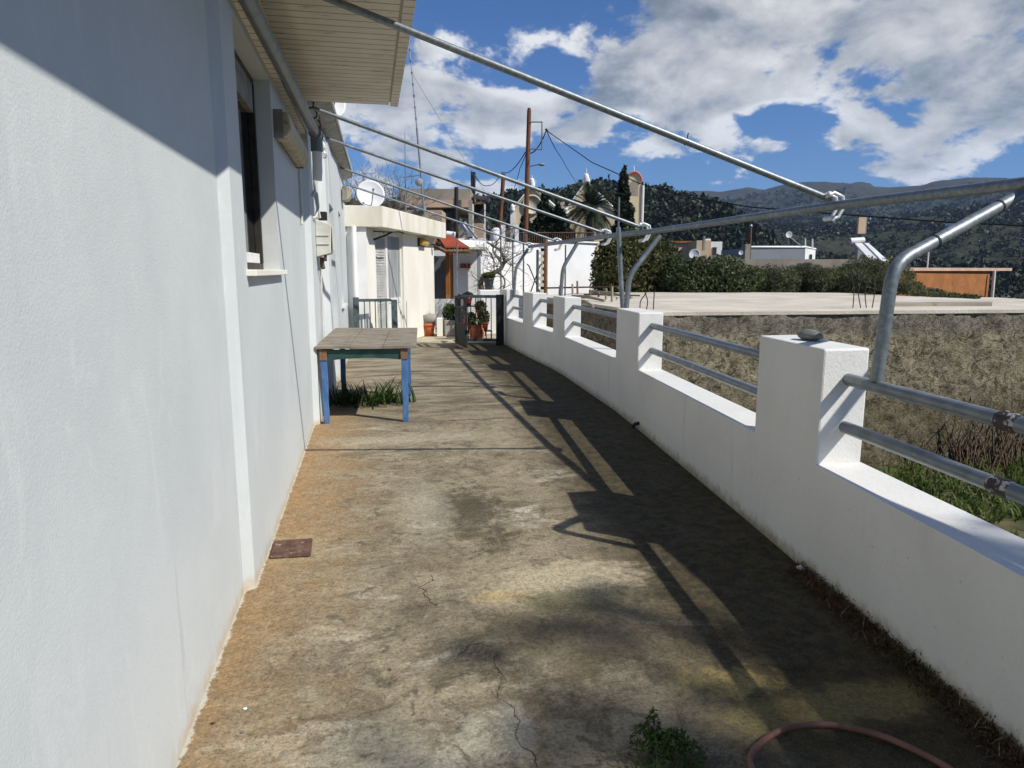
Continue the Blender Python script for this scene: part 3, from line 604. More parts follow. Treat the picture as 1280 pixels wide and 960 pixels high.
# door and far window
dd_ = MB(); dd_.box((-.60, 8.95, .02), (-.55, 9.02, 2.3)); dd_.box((-.60, 9.68, .02), (-.55, 9.75, 2.3)); dd_.box((-.60, 9.02, 2.22), (-.55, 9.68, 2.3)); dd_.box((-.60, 9.02, 1.0), (-.56, 9.68, 1.06)); dd_.box((-.60, 9.02, .02), (-.565, 9.68, .999))
do = dd_.build('door', M['whitepaint'], ho); MB().box((-.59, 9.02, 1.06), (-.58, 9.68, 2.22)).build('pane', M['glass'], do); MB().tube([(-.53, 9.1, 1.02), (-.50, 9.1, 1.02), (-.50, 9.18, 1.02)], .008, 6).build('handle', M['steel'], do)
w2 = MB()
for a, b_ in (((-.56, 10.6, 1.0), (-.52, 10.66, 2.35)), ((-.56, 11.34, 1.0), (-.52, 11.4, 2.35)), ((-.56, 10.66, 1.0), (-.52, 11.34, 1.06)), ((-.56, 10.66, 2.29), (-.52, 11.34, 2.35))): w2.box(a, b_)
wo = w2.build('window', M['whitepaint'], ho); MB().box((-.55, 10.66, 1.06), (-.54, 11.34, 2.29)).build('pane', M['glass'], wo); MB().box((-.50, 10.55, .95), (-.36, 11.45, .985)).build('sill', M['whitepaint'], wo)

def lampbody(name, lb, x, y0, y1, z0, z1, dep, mat, grp=None):
    t = thing(name, lb, 'wall lamp', (x, y0, z0), 0, grp)
    q = MB(); q.add([(x+.002, y0, z0), (x+dep*.7, y0, z0+.01), (x+dep, y0, z0+(z1-z0)*.35), (x+dep*.85, y0, z1-.01), (x+.002, y0, z1)]+[(x+.002, y1, z0), (x+dep*.7, y1, z0+.01), (x+dep, y1, z0+(z1-z0)*.35), (x+dep*.85, y1, z1-.01), (x+.002, y1, z1)],
        [(4, 3, 2, 1, 0), (5, 6, 7, 8, 9)]+[(i, (i+1) % 5, 5+(i+1) % 5, 5+i) for i in range(5)])
    q.build('diffuser', mat, t, bevel=.01)
    e_ = MB(); e_.box((x+.001, y0-.012, z0-.008), (x+dep*.55, y0-.001, z1+.006)); e_.build('end_cap', M['lampbase'], t, bevel=.004); e_ = MB(); e_.box((x+.001, y1+.001, z0-.008), (x+dep*.55, y1+.012, z1+.006)); e_.build('end_cap', M['lampbase'], t, bevel=.004)
    MB().tube([(x+.02, y0+.15, z0-.004), (x+.03, (y0+y1)/2, z0-.03), (x+.02, y1-.15, z0-.006)], .003, 5).build('loose_wire', M['frame'], t); return t
lampbody('fluorescent_lamp', 'long yellowed fluorescent wall lamp high on the house wall right of the dark window', -.585, 4.97, 6.35, 2.36, 2.53, .11, M['lampplastic'])
lampbody('bulkhead_lamp', 'small beige boxed lamp under the far end of the house eave', -.40, 11.85, 12.3, 2.62, 2.83, .14, M['lampplastic'])
# hanging bulb
bt = thing('light_bulb', 'clear bulb in a white socket hanging under the eave beside the drain pipe elbow', 'light bulb', (-.44, 7.7, 2.75))
b0 = ony(404, 176, 7.7); 
MB().tube([b0+Vector((-.03, 0, .25)), b0+Vector((-.01, 0, .1)), b0], .006, 6).build('cord', M['wire'], bt)
MB().lathe(b0, [(0, .01), (.016, .008), (.02, -.02), (.022, -.075), (.018, -.08), (0, -.08)], 14).build('socket', M['white'], bt)
MB().lathe(b0+Vector((0, 0, -.08)), [(.014, 0), (.018, -.02), (.034, -.05), (.036, -.07), (.026, -.092), (0, -.1)], 16).build('bulb_glass', M['bulb'], bt)
# meter box
mt_ = thing('meter_box', 'weathered white electricity box jutting from the house wall above the table', 'meter box', (-.53, 7.9, 1.62))
q = MB(); y0, y1 = 7.75, 8.15; q.add([(-.548, y0, 1.64), (-.40, y0, 1.68), (-.385, y0, 1.98), (-.548, y0, 2.03), (-.548, y1, 1.64), (-.40, y1, 1.68), (-.385, y1, 1.98), (-.548, y1, 2.03)],
    [(3, 2, 1, 0), (4, 5, 6, 7), (0, 1, 5, 4), (1, 2, 6, 5), (2, 3, 7, 6), (3, 0, 4, 7)])
q.build('box', M['meter'], mt_, bevel=.008)
q = MB(); q.box((-.54, y0-.012, 1.86), (-.41, y0-.001, 1.868)); q.box((-.54, y0-.012, 1.77), (-.41, y0-.001, 1.778)); q.box((-.382, y0+.03, 1.71), (-.372, y1-.03, 1.96)); q.build('cover', M['meter'], mt_, bevel=.003)
q = MB(); q.tube([(-.50, 7.86, 1.64), (-.50, 7.86, 1.58), (-.49, 7.84, 1.52)], .022, 8); q.tube([(-.46, 7.8, 1.66), (-.46, 7.78, 1.60)], .016, 8); q.build('cable_gland', M['rust'], mt_)
q = MB().box((-.53, 8.0, 2.04), (-.44, 8.1, 2.13)).build('fuse_holder', M['black'], mt_, bevel=.006)

# ------------------------------------------------------------------ annex with canopy at the end of the house
an = thing('annex', 'low cream stained annex with a flat concrete canopy at the end of the house', 'annex', (.5, 14.5, 0))
A0 = (-.04, 13.0); A1 = (1.52, 17.05)
dv = Vector((A1[0]-A0[0], A1[1]-A0[1], 0)); AL = dv.length; dv.normalize(); nv = Vector((dv.y, -dv.x, 0))
def apt(s, o, z): return Vector((A0[0], A0[1], z))+dv*s+nv*o
def abox(mb, s0, s1, o0, o1, z0, z1):
    mb.add([apt(s0, o0, z0), apt(s0, o1, z0), apt(s1, o1, z0), apt(s1, o0, z0), apt(s0, o0, z1), apt(s0, o1, z1), apt(s1, o1, z1), apt(s1, o0, z1)],
           [(0, 3, 2, 1), (4, 5, 6, 7), (0, 1, 5, 4), (1, 2, 6, 5), (2, 3, 7, 6), (3, 0, 4, 7)])
def apix(px, py): v = onp(px, py, A0, A1)-Vector((A0[0], A0[1], 0)); return v.dot(dv), v.z
s0 = apix(469, 300)[0]; s1 = apix(503.5, 300)[0]; zt = apix(486, 290)[1]; sm = apix(486, 300)[0]
q = MB(); abox(q, .0, s0, -1.2, 0, 0, 2.26); abox(q, s1, AL, -1.2, 0, 0, 2.26); abox(q, s0, s1, -1.2, 0, zt, 2.26); abox(q, s0, s1, -1.2, -.30, 0, zt)
q.build('wall', M['annex'], an)
q = MB(); q.prism([(-2.4, 12.96), (-.041, 12.96), (-.041, 13.6), (-2.4, 13.6)], 0, 2.26); q.build('front_wall', M['white'], an)
c1 = ony(478, 258, 12.9); c2 = ony(557, 279, 17.2)
q = MB().prism([(-2.4, 12.88), (c1.x, 12.9), (c2.x, c2.y), (c2.x-1.6, c2.y+1.2), (-2.4, 17)], 2.262, 2.63); q.build('canopy', M['fascia'], an, bevel=.01)
# french door, louvred leaf open on the left
q = MB(); 
for a in ((s0, s0+.05), (s1-.06, s1), (sm-.03, sm+.05)): abox(q, a[0], a[1], -.10, -.05, .02, zt)
abox(q, sm+.05, s1-.06, -.10, -.05, zt-.07, zt-.002); abox(q, sm+.05, s1-.06, -.095, -.055, .85, .95)
dr = q.build('door', M['whitepaint'], an)
q = MB(); abox(q, sm+.05, s1-.06, -.080, -.075, .95, zt-.07); q.build('pane', M['curtain'], dr)
q = MB(); abox(q, sm+.05, s1-.06, -.085, -.07, .02, .85); q.build('lower_panel', M['whitepaint'], dr)
q = MB(); abox(q, s0+.055, sm-.035, -.10, -.085, .02, zt-.01)
n = 38
for i in range(n):
    z_ = .12+(zt-.25)*i/n; q.add([apt(s0+.09, -.083, z_+.052), apt(sm-.07, -.083, z_+.052), apt(sm-.07, -.066, z_), apt(s0+.09, -.066, z_)], [(0, 1, 2, 3), (3, 2, 1, 0)])
abox(q, s0+.055, s0+.09, -.084, -.045, .02, zt-.01); abox(q, sm-.07, sm-.035, -.084, -.045, .02, zt-.01)
q.build('louvred_shutter', M['whitepaint'], dr)
MB().tube([(-.25, 12.90, 2.26), (-.26, 12.88, 2.15), (-.26, 12.88, .02)], .045, 12).build('downpipe', M['white'], an)
for (px, py, sz, lb) in ((526, 303, .10, 'yellow bulkhead lamp on the annex wall between the glazed door and the wall corner'),):
    s_, z_ = apix(px, py); t = thing('wall_lamp', lb, 'wall lamp', tuple(apt(s_, 0, z_)))
    q = MB(); abox(q, s_-.26, s_+.26, .001, .03, z_-.09, z_+.09); q.build('back_plate', M['frame'], t, bevel=.01)
    q = MB(); abox(q, s_-.23, s_+.23, .031, .13, z_-.07, z_+.065); q.build('diffuser', M['yellowlamp'], t, bevel=.025)
s_, z_ = apix(539, 306)
t = thing('spotlight', 'small black bracket light at the right corner of the annex wall under the canopy', 'wall light', tuple(apt(s_, 0, z_)))
q = MB(); q.tube([apt(s_, 0, z_), apt(s_, .12, z_), apt(s_, .16, z_+.06)], .015, 6); q.build('arm', M['wire'], t)
MB().lathe(apt(s_, .18, z_+.02), [(0, -.06), (.05, -.05), (.06, .03), (0, .05)], 10).build('head', M['wire'], t)
# bracket with black cable box beside the shutter
s_, z_ = apix(467, 296); t = thing('clothes_hook', 'black metal wall bracket left of the louvred shutter under the canopy', 'bracket', tuple(apt(s_, 0, z_)))
q = MB(); q.tube([apt(s_, 0, z_+.1), apt(s_, .35, z_+.08), apt(s_+.2, .42, z_+.1), apt(s_+.55, .40, z_+.09)], .012, 6); q.tube([apt(s_, .0, z_-.05), apt(s_, .22, z_+.02), apt(s_, .35, z_+.08)], .02, 6); q.build('arm', M['wire'], t)

# ------------------------------------------------------------------ satellite dishes, masts on the annex roof
def dish(name, lb, c, r, aim, armdir, grp=None):
    t = thing(name, lb, 'satellite dish', tuple(c), 0, grp); aim = Vector(aim).normalized(); c = Vector(c)
    pf = [(r*k/8, .22*r*(k/8)**2) for k in range(9)]; pf = [(max(a_, .002), z_) for a_, z_ in pf]
    MB().lathe(c-aim*.1*r, pf+[(r, .22*r-.012)]+[(a_, z_-.012) for a_, z_ in reversed(pf)], 28, aim).build('reflector', M['dish'], t)
    f = c+aim*r*1.0+Vector(armdir)*r*.2; lo = c-Vector((0, 0, 1))*r*.95+aim*.1*r
    MB().tube([lo, (lo+f)/2-Vector((0, 0, .10*r)), f], .02*r/.5, 6).build('feed_arm', M['antenna'], t)
    MB().tube([f, f-aim*.14*r], .07*r, 8).build('receiver', M['wire'], t)
    MB().tube([c-aim*.1*r, c-aim*.3*r, c-aim*.3*r-Vector((0, 0, r*1.15))], .03*r/.5, 8).build('bracket', M['antenna'], t); return t
dc = ony(463, 243, 15.5)
dish('satellite_dish', 'white satellite dish standing on the annex roof left of the mast', dc, .30, (.15, -.95, .25), (.3, 0, 0))
dc = ony(413, 129, 9.3)
dish('satellite_dish', 'white satellite dish on the house roof showing past the end of the eave', dc, .19, (.35, -.9, .2), (.1, 0, 0))
b0 = ond(531, 272, 15.5); t1 = ond(511, 46, 15.8)
ms = thing('antenna_mast', 'very tall slim antenna mast rising from the annex roof beyond the eave', 'antenna mast', (b0.x, b0.y, 2.63))
MB().tube([Vector((b0.x, b0.y, 2.62)), b0.lerp(t1, .5)], .022, 8).build('lower_pole', M['antenna'], ms)
MB().tube([b0.lerp(t1, .5), t1], [.016, .007], 6).build('upper_pole', M['antenna'], ms)
for k in np.linspace(.3, .93, 11): p_ = b0.lerp(t1, k); MB().tube([p_-Vector((0, 0, .02)), p_+Vector((0, 0, .02))], .022, 6).build('collar', M['antenna'], ms)
p_ = ond(524, 228, 15.5); MB().lathe(p_, [(0, .02), (.08, .0), (.09, .02), (.07, .04), (0, .05)], 14, Vector((-.2, -1, .1))).build('small_dish', M['housegrey'], ms)
p_ = b0.lerp(t1, .80); e_ = ond(640, 290, 22); MB().tube([p_, p_.lerp(e_, .5)-Vector((0, 0, .1)), e_], .005, 4).build('guy_wire', M['antenna'], ms)
b0 = ond(507, 262, 16.5); t1 = ond(506, 166, 16.5)
ya = thing('yagi_antenna', 'short television antenna with cross bars left of the tall mast', 'antenna', (b0.x, b0.y, 2.63))
MB().tube([Vector((b0.x, b0.y, 2.62)), t1], [.018, .006], 6).build('pole', M['antenna'], ya)
q = MB(); a_ = ond(503, 222, 16.5); c_ = ond(527, 219, 16.3); q.tube([a_, c_], .010, 5)
for k in np.linspace(.05, .95, 9): p_ = a_.lerp(c_, k); q.tube([p_-HF*.12-Vector((0, 0, .03)), p_+HF*.12+Vector((0, 0, .03))], .005, 4)
q.build('crossbar', M['antenna'], ya)
#@@SPLIT
# ------------------------------------------------------------------ things on the terrace
tb = thing('wooden_table', 'old wooden table with a weathered grey top and worn blue legs against the house wall', 'table', (-.05, 7.6, 0))
TC = [(-.545, 6.93), (.425, 6.86), (.545, 8.48), (-.42, 8.52)]; TZ = [.765, .765, .825, .825]
def tpt(u, v, dz=0):
    a = Vector((*TC[0], TZ[0])).lerp(Vector((*TC[1], TZ[1])), u); b_ = Vector((*TC[3], TZ[3])).lerp(Vector((*TC[2], TZ[2])), u); return a.lerp(b_, v)+Vector((0, 0, dz))
for k in range(3):
    u0, u1 = k/3+.002, (k+1)/3-.002; q = MB(); N = 8; rd = random.Random(k)
    vs = []
    for j in range(N+1):
        v_ = j/N; sag = .008*math.sin(v_*3+k)+(.012*(1-v_)**3 if k == 0 else 0)
        for u in (u0, u1): vs += [tpt(u, v_, sag), tpt(u, v_, sag-.028)]
    fs = []
    for j in range(N):
        a = 4*j; fs += [(a, a+2, a+6, a+4), (a+1, a+5, a+7, a+3), (a, a+4, a+5, a+1), (a+2, a+3, a+7, a+6)]
    fs += [(0, 1, 3, 2), (4*N, 4*N+2, 4*N+3, 4*N+1)]
    q.add(vs, fs); q.build('top_board', M['tablewood'], tb, bevel=.003)
def leg(u, v, wdt=.032):
    t_ = tpt(u, v, -.032); bx, by = t_.x, t_.y; q = MB(); n = 7; vs = []
    for j in range(n):
        z_ = t_.z*j/(n-1); s_ = wdt*(.86+.14*j/(n-1)); wob = .003*math.sin(j*2.1+u*5)
        vs += [(bx-s_+wob, by-s_, z_), (bx+s_+wob, by-s_, z_), (bx+s_+wob, by+s_, z_), (bx-s_+wob, by+s_, z_)]
    fs = [(3, 2, 1, 0), (4*n-4, 4*n-3, 4*n-2, 4*n-1)]
    for j in range(n-1):
        for k in range(4): fs.append((4*j+k, 4*j+(k+1) % 4, 4*j+4+(k+1) % 4, 4*j+4+k))
    q.add(vs, fs); return q.build('leg', M['blue'], tb, bevel=.004)
for u, v in ((.075, .04), (.875, .04), (.085, .93), (.875, .93)): leg(u, v)
def apron(u0, v0, u1, v1):
    a, b_ = tpt(u0, v0, -.03), tpt(u1, v1, -.03); n_ = Vector((-(b_-a).y, (b_-a).x, 0)).normalized()*.011; q = MB(); vs = []; N = 6
    for j in range(N+1):
        t = j/N; p_ = a.lerp(b_, t); h_ = .105-.02*math.sin(math.pi*t)
        vs += [p_+n_, p_-n_, p_-n_-Vector((0, 0, h_)), p_+n_-Vector((0, 0, h_))]
    fs = [(0, 1, 2, 3), (4*N+3, 4*N+2, 4*N+1, 4*N)]
    for j in range(N):
        for k in range(4): fs.append((4*j+k, 4*j+4+k, 4*j+4+(k+1) % 4, 4*j+(k+1) % 4))
    q.add(vs, fs); return q.build('apron', M['greenwood'], tb)
apron(.115, .03, .84, .03); apron(.115, .945, .84, .945); apron(.075, .065, .075, .905); apron(.885, .065, .885, .905)
for u in (.075, .875): p_ = tpt(u, .018, -.03); MB().box(p_-Vector((.034, .006, .10)), p_+Vector((.034, .0045, 0))).build('corner_block', M['rawwood'], tb)

# rusty cover plate
hp = [Vector((-.555, 3.655, 0)), Vector((-.365, 3.645, 0)), Vector((-.372, 3.865, 0)), Vector((-.562, 3.872, 0))]
ht = thing('drain_cover', 'rusty square iron drain cover let into the floor by the house wall', 'drain cover', (-.46, 3.76, 0))
q = MB(); q.add([p_+Vector((0, 0, .004)) for p_ in hp]+[p_+Vector((0, 0, .013)) for p_ in hp], [(4, 5, 6, 7), (0, 1, 5, 4), (1, 2, 6, 5), (2, 3, 7, 6), (3, 0, 4, 7)]); q.build('plate', M['rust'], ht, bevel=.003)
q = MB()
for i in range(4):
    a, b_ = hp[i], hp[(i+1) % 4]; o_ = Vector((-.463, 3.76, 0)); q.tube([o_+(a-o_)*1.03+Vector((0, 0, .008)), o_+(b_-o_)*1.03+Vector((0, 0, .008))], .007, 6)
q.build('rim', M['rust'], ht)

# hose
hs = [(1.05, 1.52), (1.075, 1.66), (1.10, 1.745), (1.17, 1.805), (1.27, 1.85), (1.37, 1.858), (1.47, 1.835), (1.57, 1.765), (1.63, 1.68), (1.67, 1.58), (1.68, 1.45)]
def smooth(pts, n=6):
    out = []; P_ = [Vector(p_) for p_ in pts]; P_ = [2*P_[0]-P_[1]]+P_+[2*P_[-1]-P_[-2]]
    for i in range(1, len(P_)-2):
        for k in range(n):
            t = k/n; a, b_, c_, d_ = P_[i-1:i+3]; out.append(.5*((2*b_)+(c_-a)*t+(2*a-5*b_+4*c_-d_)*t*t+(3*b_-a-3*c_+d_)*t**3))
    out.append(P_[-2]); return out
tag(MB().tube(smooth([(x_, y_, .014) for x_, y_ in hs]), .0105, 14).build('garden_hose', M['hose'], origin=(1.3, 1.8, 0)), 'faded reddish brown garden hose looped on the floor at the bottom of the picture', 'hose')

# stone on the first pillar
tag(MB().blob((2.30, 3.33, 1.158), (.055, .085, .030), 3, .10, 4).build('flat_stone', M['stone'], origin=(2.30, 3.33, 1.13)), 'flat dark grey-green stone lying on top of the nearest pillar', 'stone')

# weeds
def blade_mesh(bases, L, wdt, spread, droop, seed, ang=None):
    rd = np.random.default_rng(seed); V = []; F = []; o = 0
    for bx, by, bz in bases:
        a = rd.uniform(0, 2*math.pi); l = L*rd.uniform(.5, 1.25); tilt = spread*rd.uniform(.1, 1); n = 5
        dx_, dy_ = math.cos(a), math.sin(a); px_, py_ = -dy_, dx_; x_, y_, z_ = bx, by, bz; th = tilt
        for i in range(n+1):
            ww = wdt*(1-(i/n)**1.5)*.5+.0004
            V += [(x_-px_*ww, y_-py_*ww, z_), (x_+px_*ww, y_+py_*ww, z_)]
            x_ += dx_*math.sin(th)*l/n; y_ += dy_*math.sin(th)*l/n; z_ = max(z_+math.cos(th)*l/n, .004); th += droop/n*rd.uniform(.6, 1.4)
        F += [(o+2*i, o+2*i+1, o+2*i+3, o+2*i+2) for i in range(n)]; o += 2*n+2
    return np.array(V, float), np.array(F)
def scatter(cx, cy, rx, ry, n, seed): rd = np.random.default_rng(seed); return [(cx+rx*rd.normal()*.5, cy+ry*rd.normal()*.5, .0) for _ in range(n)]
V, F = blade_mesh(scatter(-.30, 8.05, .22, .25, 130, 1), .30, .020, .9, 1.0, 2)
tag(fastmesh('grass_tuft', V, F, M['weed'], origin=(-.3, 8.05, 0)), 'dark green grassy weed tuft under the table close to the house wall', 'weed', 'green weeds growing under the table')
V, F = blade_mesh(scatter(.10, 8.0, .30, .25, 190, 3), .32, .020, .95, 1.1, 4)
tag(fastmesh('grass_tuft', V, F, M['weed'], origin=(.1, 8.0, 0)), 'larger bright green weed tuft under the middle of the table', 'weed', 'green weeds growing under the table')
wd = thing('weed', 'feathery green weed sprouting from a crack in the floor at the bottom of the picture', 'weed', (.80, 1.78, 0))
V, F = blade_mesh(scatter(.78, 1.72, .09, .07, 90, 5), .10, .004, 1.1, 1.0, 6); fastmesh('blade', V, F, M['weed'], wd)
bl_ = [((.83+.04*i, 1.80-.02*i, .05+.03*(i % 2)), (.05, .045, .04)) for i in range(-1, 3)]+[((.82, 1.84, .09), (.028, .028, .07)), ((.87, 1.82, .06), (.05, .04, .03))]
cen = clumps(bl_, 1300); cen[:, 2] = np.abs(cen[:, 2]); V, F = leaves(cen, .009, .35, .0); fastmesh('foliage', V, F, M['weed'], wd)
# litter and grass at the foot of the parapet
def along(y0, y1, n, wdt, seed):
    rd = np.random.default_rng(seed); ys = rd.uniform(y0, y1, n); off = np.abs(rd.normal(size=n))*wdt
    return np.stack([np.array([wx(y_) for y_ in ys])-off-.004, ys, np.abs(rd.normal(size=n))*.012*np.exp(-off/wdt)+.004], 1)
c_ = along(1.5, 3.0, 9000, .05, 8); c_[:, 2] *= 1.8; V, F = leaves(c_, .0085, .22, 1.2); 
tag(fastmesh('leaf_litter', V, F, M['litter'], origin=(2.0, 2.2, 0)), 'dark dead leaf litter lying along the foot of the parapet', 'leaf litter', None, 'stuff')
c_ = along(3.0, 6.0, 500, .02, 18); V, F = leaves(c_, .008, .3, .8)
V2, F2 = blade_mesh([(wx(y_)-.02-abs(random.gauss(0, .04)), y_, .004) for y_ in np.random.default_rng(2).uniform(1.6, 2.9, 120)], .055, .0022, 1.5, .6, 9)
tag(fastmesh('dry_stalks', V2, F2, M['drygrass'], origin=(2.0, 2.2, 0)), 'thin pale dry stalks in the litter at the foot of the parapet', 'dry grass', None, 'stuff')
V, F = blade_mesh(scatter(1.985, 2.09, .05, .12, 60, 12), .10, .006, 1.0, 1.2, 13)
tag(fastmesh('grass_tuft', V, F, M['weed'], origin=(1.98, 2.1, 0)), 'sparse grass tuft at the foot of the parapet nearest the camera', 'weed')
V, F = blade_mesh(scatter(1.975, 1.86, .04, .07, 40, 14), .06, .005, 1.1, 1.0, 15)
tag(fastmesh('grass_tuft', V, F, M['weed'], origin=(1.97, 1.86, 0)), 'small weed beside the nearest grass tuft, lower at the foot of the parapet', 'weed')
tag(MB().blob((2.085, 2.965, .012), (.022, .018, .016), 2, .3, 8).build('plaster_lump', M['white'], origin=(2.085, 2.96, 0)), 'white lump of plaster on the floor at the foot of the nearest pillar', 'plaster lump')
so_ = ony(793, 537, 6.15); sp = MB().tube([(wx(6.1)+.01, 6.1, .07), (wx(6.1)-.04, 6.1, .06), (wx(6.1)-.07, 6.1, .03)], .018, 8)
tag(sp.build('drain_spout', M['black'], origin=(wx(6.1), 6.1, 0)), 'short black drain spout poking from the foot of the parapet below the second pillar', 'drain spout')
for i, (px, py, lb) in enumerate(((303, 916, 'dark pebble on the floor near the lower left wall'), (488, 838, 'small brown pebble on the floor left of the long crack'), (306, 887, 'small white chip on the floor above the dark pebble'), (493, 912, 'pale chip of plaster on the floor near the bottom of the picture'), (266, 905, 'tiny brown leaf on the floor beside the lower left wall'))):
    c = onz(px, py, 0); tag(MB().blob(c+Vector((0, 0, .003)), (.007, .0055, .004), 2, .3, i).build('pebble', (M['stone'], M['rust'], M['annex'], M['concrete'], M['litter'])[i], origin=c), lb, 'pebble')

# ------------------------------------------------------------------ gate line
def rail_panel(t, p0, p1, z0, z1, nb, mat, skip0=0):
    d_ = (p1-p0); L_ = d_.length; d_.normalize(); n_ = Vector((d_.y, -d_.x, 0))
    def bb(mb, s0, s1, w_, a, b_):
        c0, c1 = p0+d_*s0, p0+d_*s1
        mb.add([c0-n_*w_+Vector((0, 0, a)), c1-n_*w_+Vector((0, 0, a)), c1+n_*w_+Vector((0, 0, a)), c0+n_*w_+Vector((0, 0, a)), c0-n_*w_+Vector((0, 0, b_)), c1-n_*w_+Vector((0, 0, b_)), c1+n_*w_+Vector((0, 0, b_)), c0+n_*w_+Vector((0, 0, b_))],
               [(0, 1, 2, 3), (7, 6, 5, 4), (4, 5, 1, 0), (5, 6, 2, 1), (6, 7, 3, 2), (7, 4, 0, 3)])
    return bb, L_
gf = thing('metal_railing', 'blue-grey metal railing panel with two square posts in front of the annex door', 'railing', (-.2, 12.75, 0))
p0 = Vector((-.31, 12.72, 0)); p1 = Vector((.46, 12.78, 0)); bb, L_ = rail_panel(gf, p0, p1, 0, 1, 8, None)
for s_ in (0, L_-.10): q = MB(); bb(q, s_, s_+.10, .05, 0, 1.03 if s_ == 0 else .98); q.build('post', M['greymetal'], gf, bevel=.006)
q = MB(); bb(q, .101, L_-.101, .018, .95, 1.0); q.build('top_rail', M['greymetal'], gf); q = MB(); bb(q, .101, L_-.101, .018, .10, .14); q.build('bottom_rail', M['greymetal'], gf)
for i in range(5): s_ = .10+(L_-.2)*(i+1)/6; q = MB(); bb(q, s_-.009, s_+.009, .009, .141, .949); q.build('bar', M['greymetal'], gf)
gr = thing('metal_railing', 'dark metal railing panel between the open gate leaf and the parapet, pots behind it', 'railing', (1.6, 14.2, 0))
p0 = ony(573, 400, 14.2); p0.z = 0; p1 = Vector((wx(13.8)-.03, 13.85, 0)); bb, L_ = rail_panel(gr, p0, p1, 0, 1, 8, None)
for s_, w_ in ((0, .05), (L_-.16, .15)): q = MB(); bb(q, s_, s_+w_, .04, 0, 1.02); q.build('post', M['darkmetal'], gr, bevel=.006)
q = MB(); bb(q, .051, L_-.161, .02, .95, 1.01); q.build('top_rail', M['greymetal'], gr); q = MB(); bb(q, .051, L_-.161, .02, .07, .13); q.build('bottom_rail', M['greymetal'], gr)
for i in range(6): s_ = .05+(L_-.21)*(i+1)/7; q = MB(); bb(q, s_-.008, s_+.008, .008, .131, .949); q.build('bar', M['darkmetal'], gr)
gl = thing('gate_leaf', 'dark metal garden gate leaf standing open towards the camera', 'gate', (p0.x, p0.y, 0))
g0 = Vector((p0.x-.06, 14.15, 0)); g1 = ony(583, 437, 13.2); g1.z = 0; bb, L_ = rail_panel(gl, g0, g1, 0, 1, 4, None)
q = MB(); bb(q, 0, .05, .02, .03, 1.0); bb(q, L_-.05, L_, .02, .03, 1.0); bb(q, .05, L_-.05, .02, .95, 1.0); bb(q, .05, L_-.05, .02, .03, .08); bb(q, .05, L_-.05, .018, .44, .48); bb(q, .05, L_-.05, .018, .76, .80)
q.build('gate_frame', M['darkmetal'], gl, bevel=.003)
q = MB(); bb(q, .05, L_-.05, .006, .08, .44); q.build('lower_panel', M['darkmetal'], gl)
q = MB()
for s_ in np.linspace(.14, L_-.14, 6): bb(q, s_-.008, s_+.008, .008, .48, .76)
q.build('bars', M['darkmetal'], gl)
q = MB(); bb(q, .10, .14, .02, .80, .95); bb(q, L_-.14, L_-.10, .02, .80, .95); q.build('scroll', M['darkmetal'], gl)
q = MB(); bb(q, L_-.045, L_-.005, .035, .50, .66); q.build('lock_box', M['rust'], gl)

# ------------------------------------------------------------------ pots
def pot(name, lb, c, r, h, mat, plant=None, grp=None, round_=False):
    t = thing(name, lb, 'plant pot', tuple(c), 0, grp); c = Vector(c)
    if round_: pf = [(0, 0), (r*.55, 0), (r*.9, h*.25), (r, h*.5), (r*.9, h*.75), (r*.68, h*.9), (r*.8, h), (r*.72, h), (r*.6, h*.88), (0, h*.85)]
    else: pf = [(0, 0), (r*.70, 0), (r*.88, h*.70), (r*.90, h*.78), (r, h*.79), (r, h), (r*.9, h), (r*.86, h*.9), (0, h*.88)]
    MB().lathe(c, pf, 20).build('pot', mat, t)
    MB().lathe(c+Vector((0, 0, h*.885)), [(r*.84, 0), (0, .01)], 12).build('soil', M['soil'], t)
    if plant == 'succulent':
        V, F = blade_mesh([(c.x+random.gauss(0, r*.3), c.y+random.gauss(0, r*.3), c.z+h*.9) for _ in range(34)], r*1.7, .03, .9, .8, 31); fastmesh('plant', V, F, M['weed'], t)
    elif plant:
        V, F = leaves(clumps([(c+Vector((0, 0, h+plant*.45)), (r*1.2, r*1.2, plant*.6))], 420), .035, .5); fastmesh('plant', V, F, M['bush'], t)
    return t
c = onz(535, 416, 0); c = Vector((1.28, 16.3, -.01))
pot('terracotta_pot', 'square-shouldered terracotta pot at the corner of the annex wall', c, .19, .30, M['terracotta'])
t = thing('planter', 'old grey soil-filled basin standing on the terracotta pot by the annex corner', 'planter', (c.x, c.y, .29))
MB().lathe(c+Vector((0, 0, .301)), [(0, 0), (.17, 0), (.21, .20), (.19, .20), (.16, .16), (0, .16)], 14).build('basin', M['concrete'], t)
V, F = blade_mesh([(c.x+random.gauss(0, .09), c.y+random.gauss(0, .09), .46) for _ in range(40)], .16, .006, 1, 1, 37); fastmesh('plant', V, F, M['drygrass'], t)
q = MB().prism([(1.47, 16.05), (1.60, 16.05), (1.62, 16.2), (1.49, 16.2)], -.01, .42); tag(q.build('paving_slab', M['annex'], origin=(1.5, 16.1, 0), bevel=.01), 'narrow pale slab standing upright between the terracotta pot and the concrete trough', 'slab')
t = thing('concrete_trough', 'grey concrete trough with green leaves behind the open gate leaf', 'trough', (1.85, 16.3, 0))
q = MB(); q.prism([(1.66, 16.1), (2.08, 16.1), (2.08, 16.55), (1.66, 16.55)], -.01, .36); q.build('trough', M['concrete'], t, bevel=.02)
V, F = leaves(clumps([((1.85, 16.3, .50), (.22, .2, .14)), ((1.80, 16.3, .62), (.14, .15, .12))], 900), .04, .4, .3); fastmesh('plant', V, F, M['weed'], t)
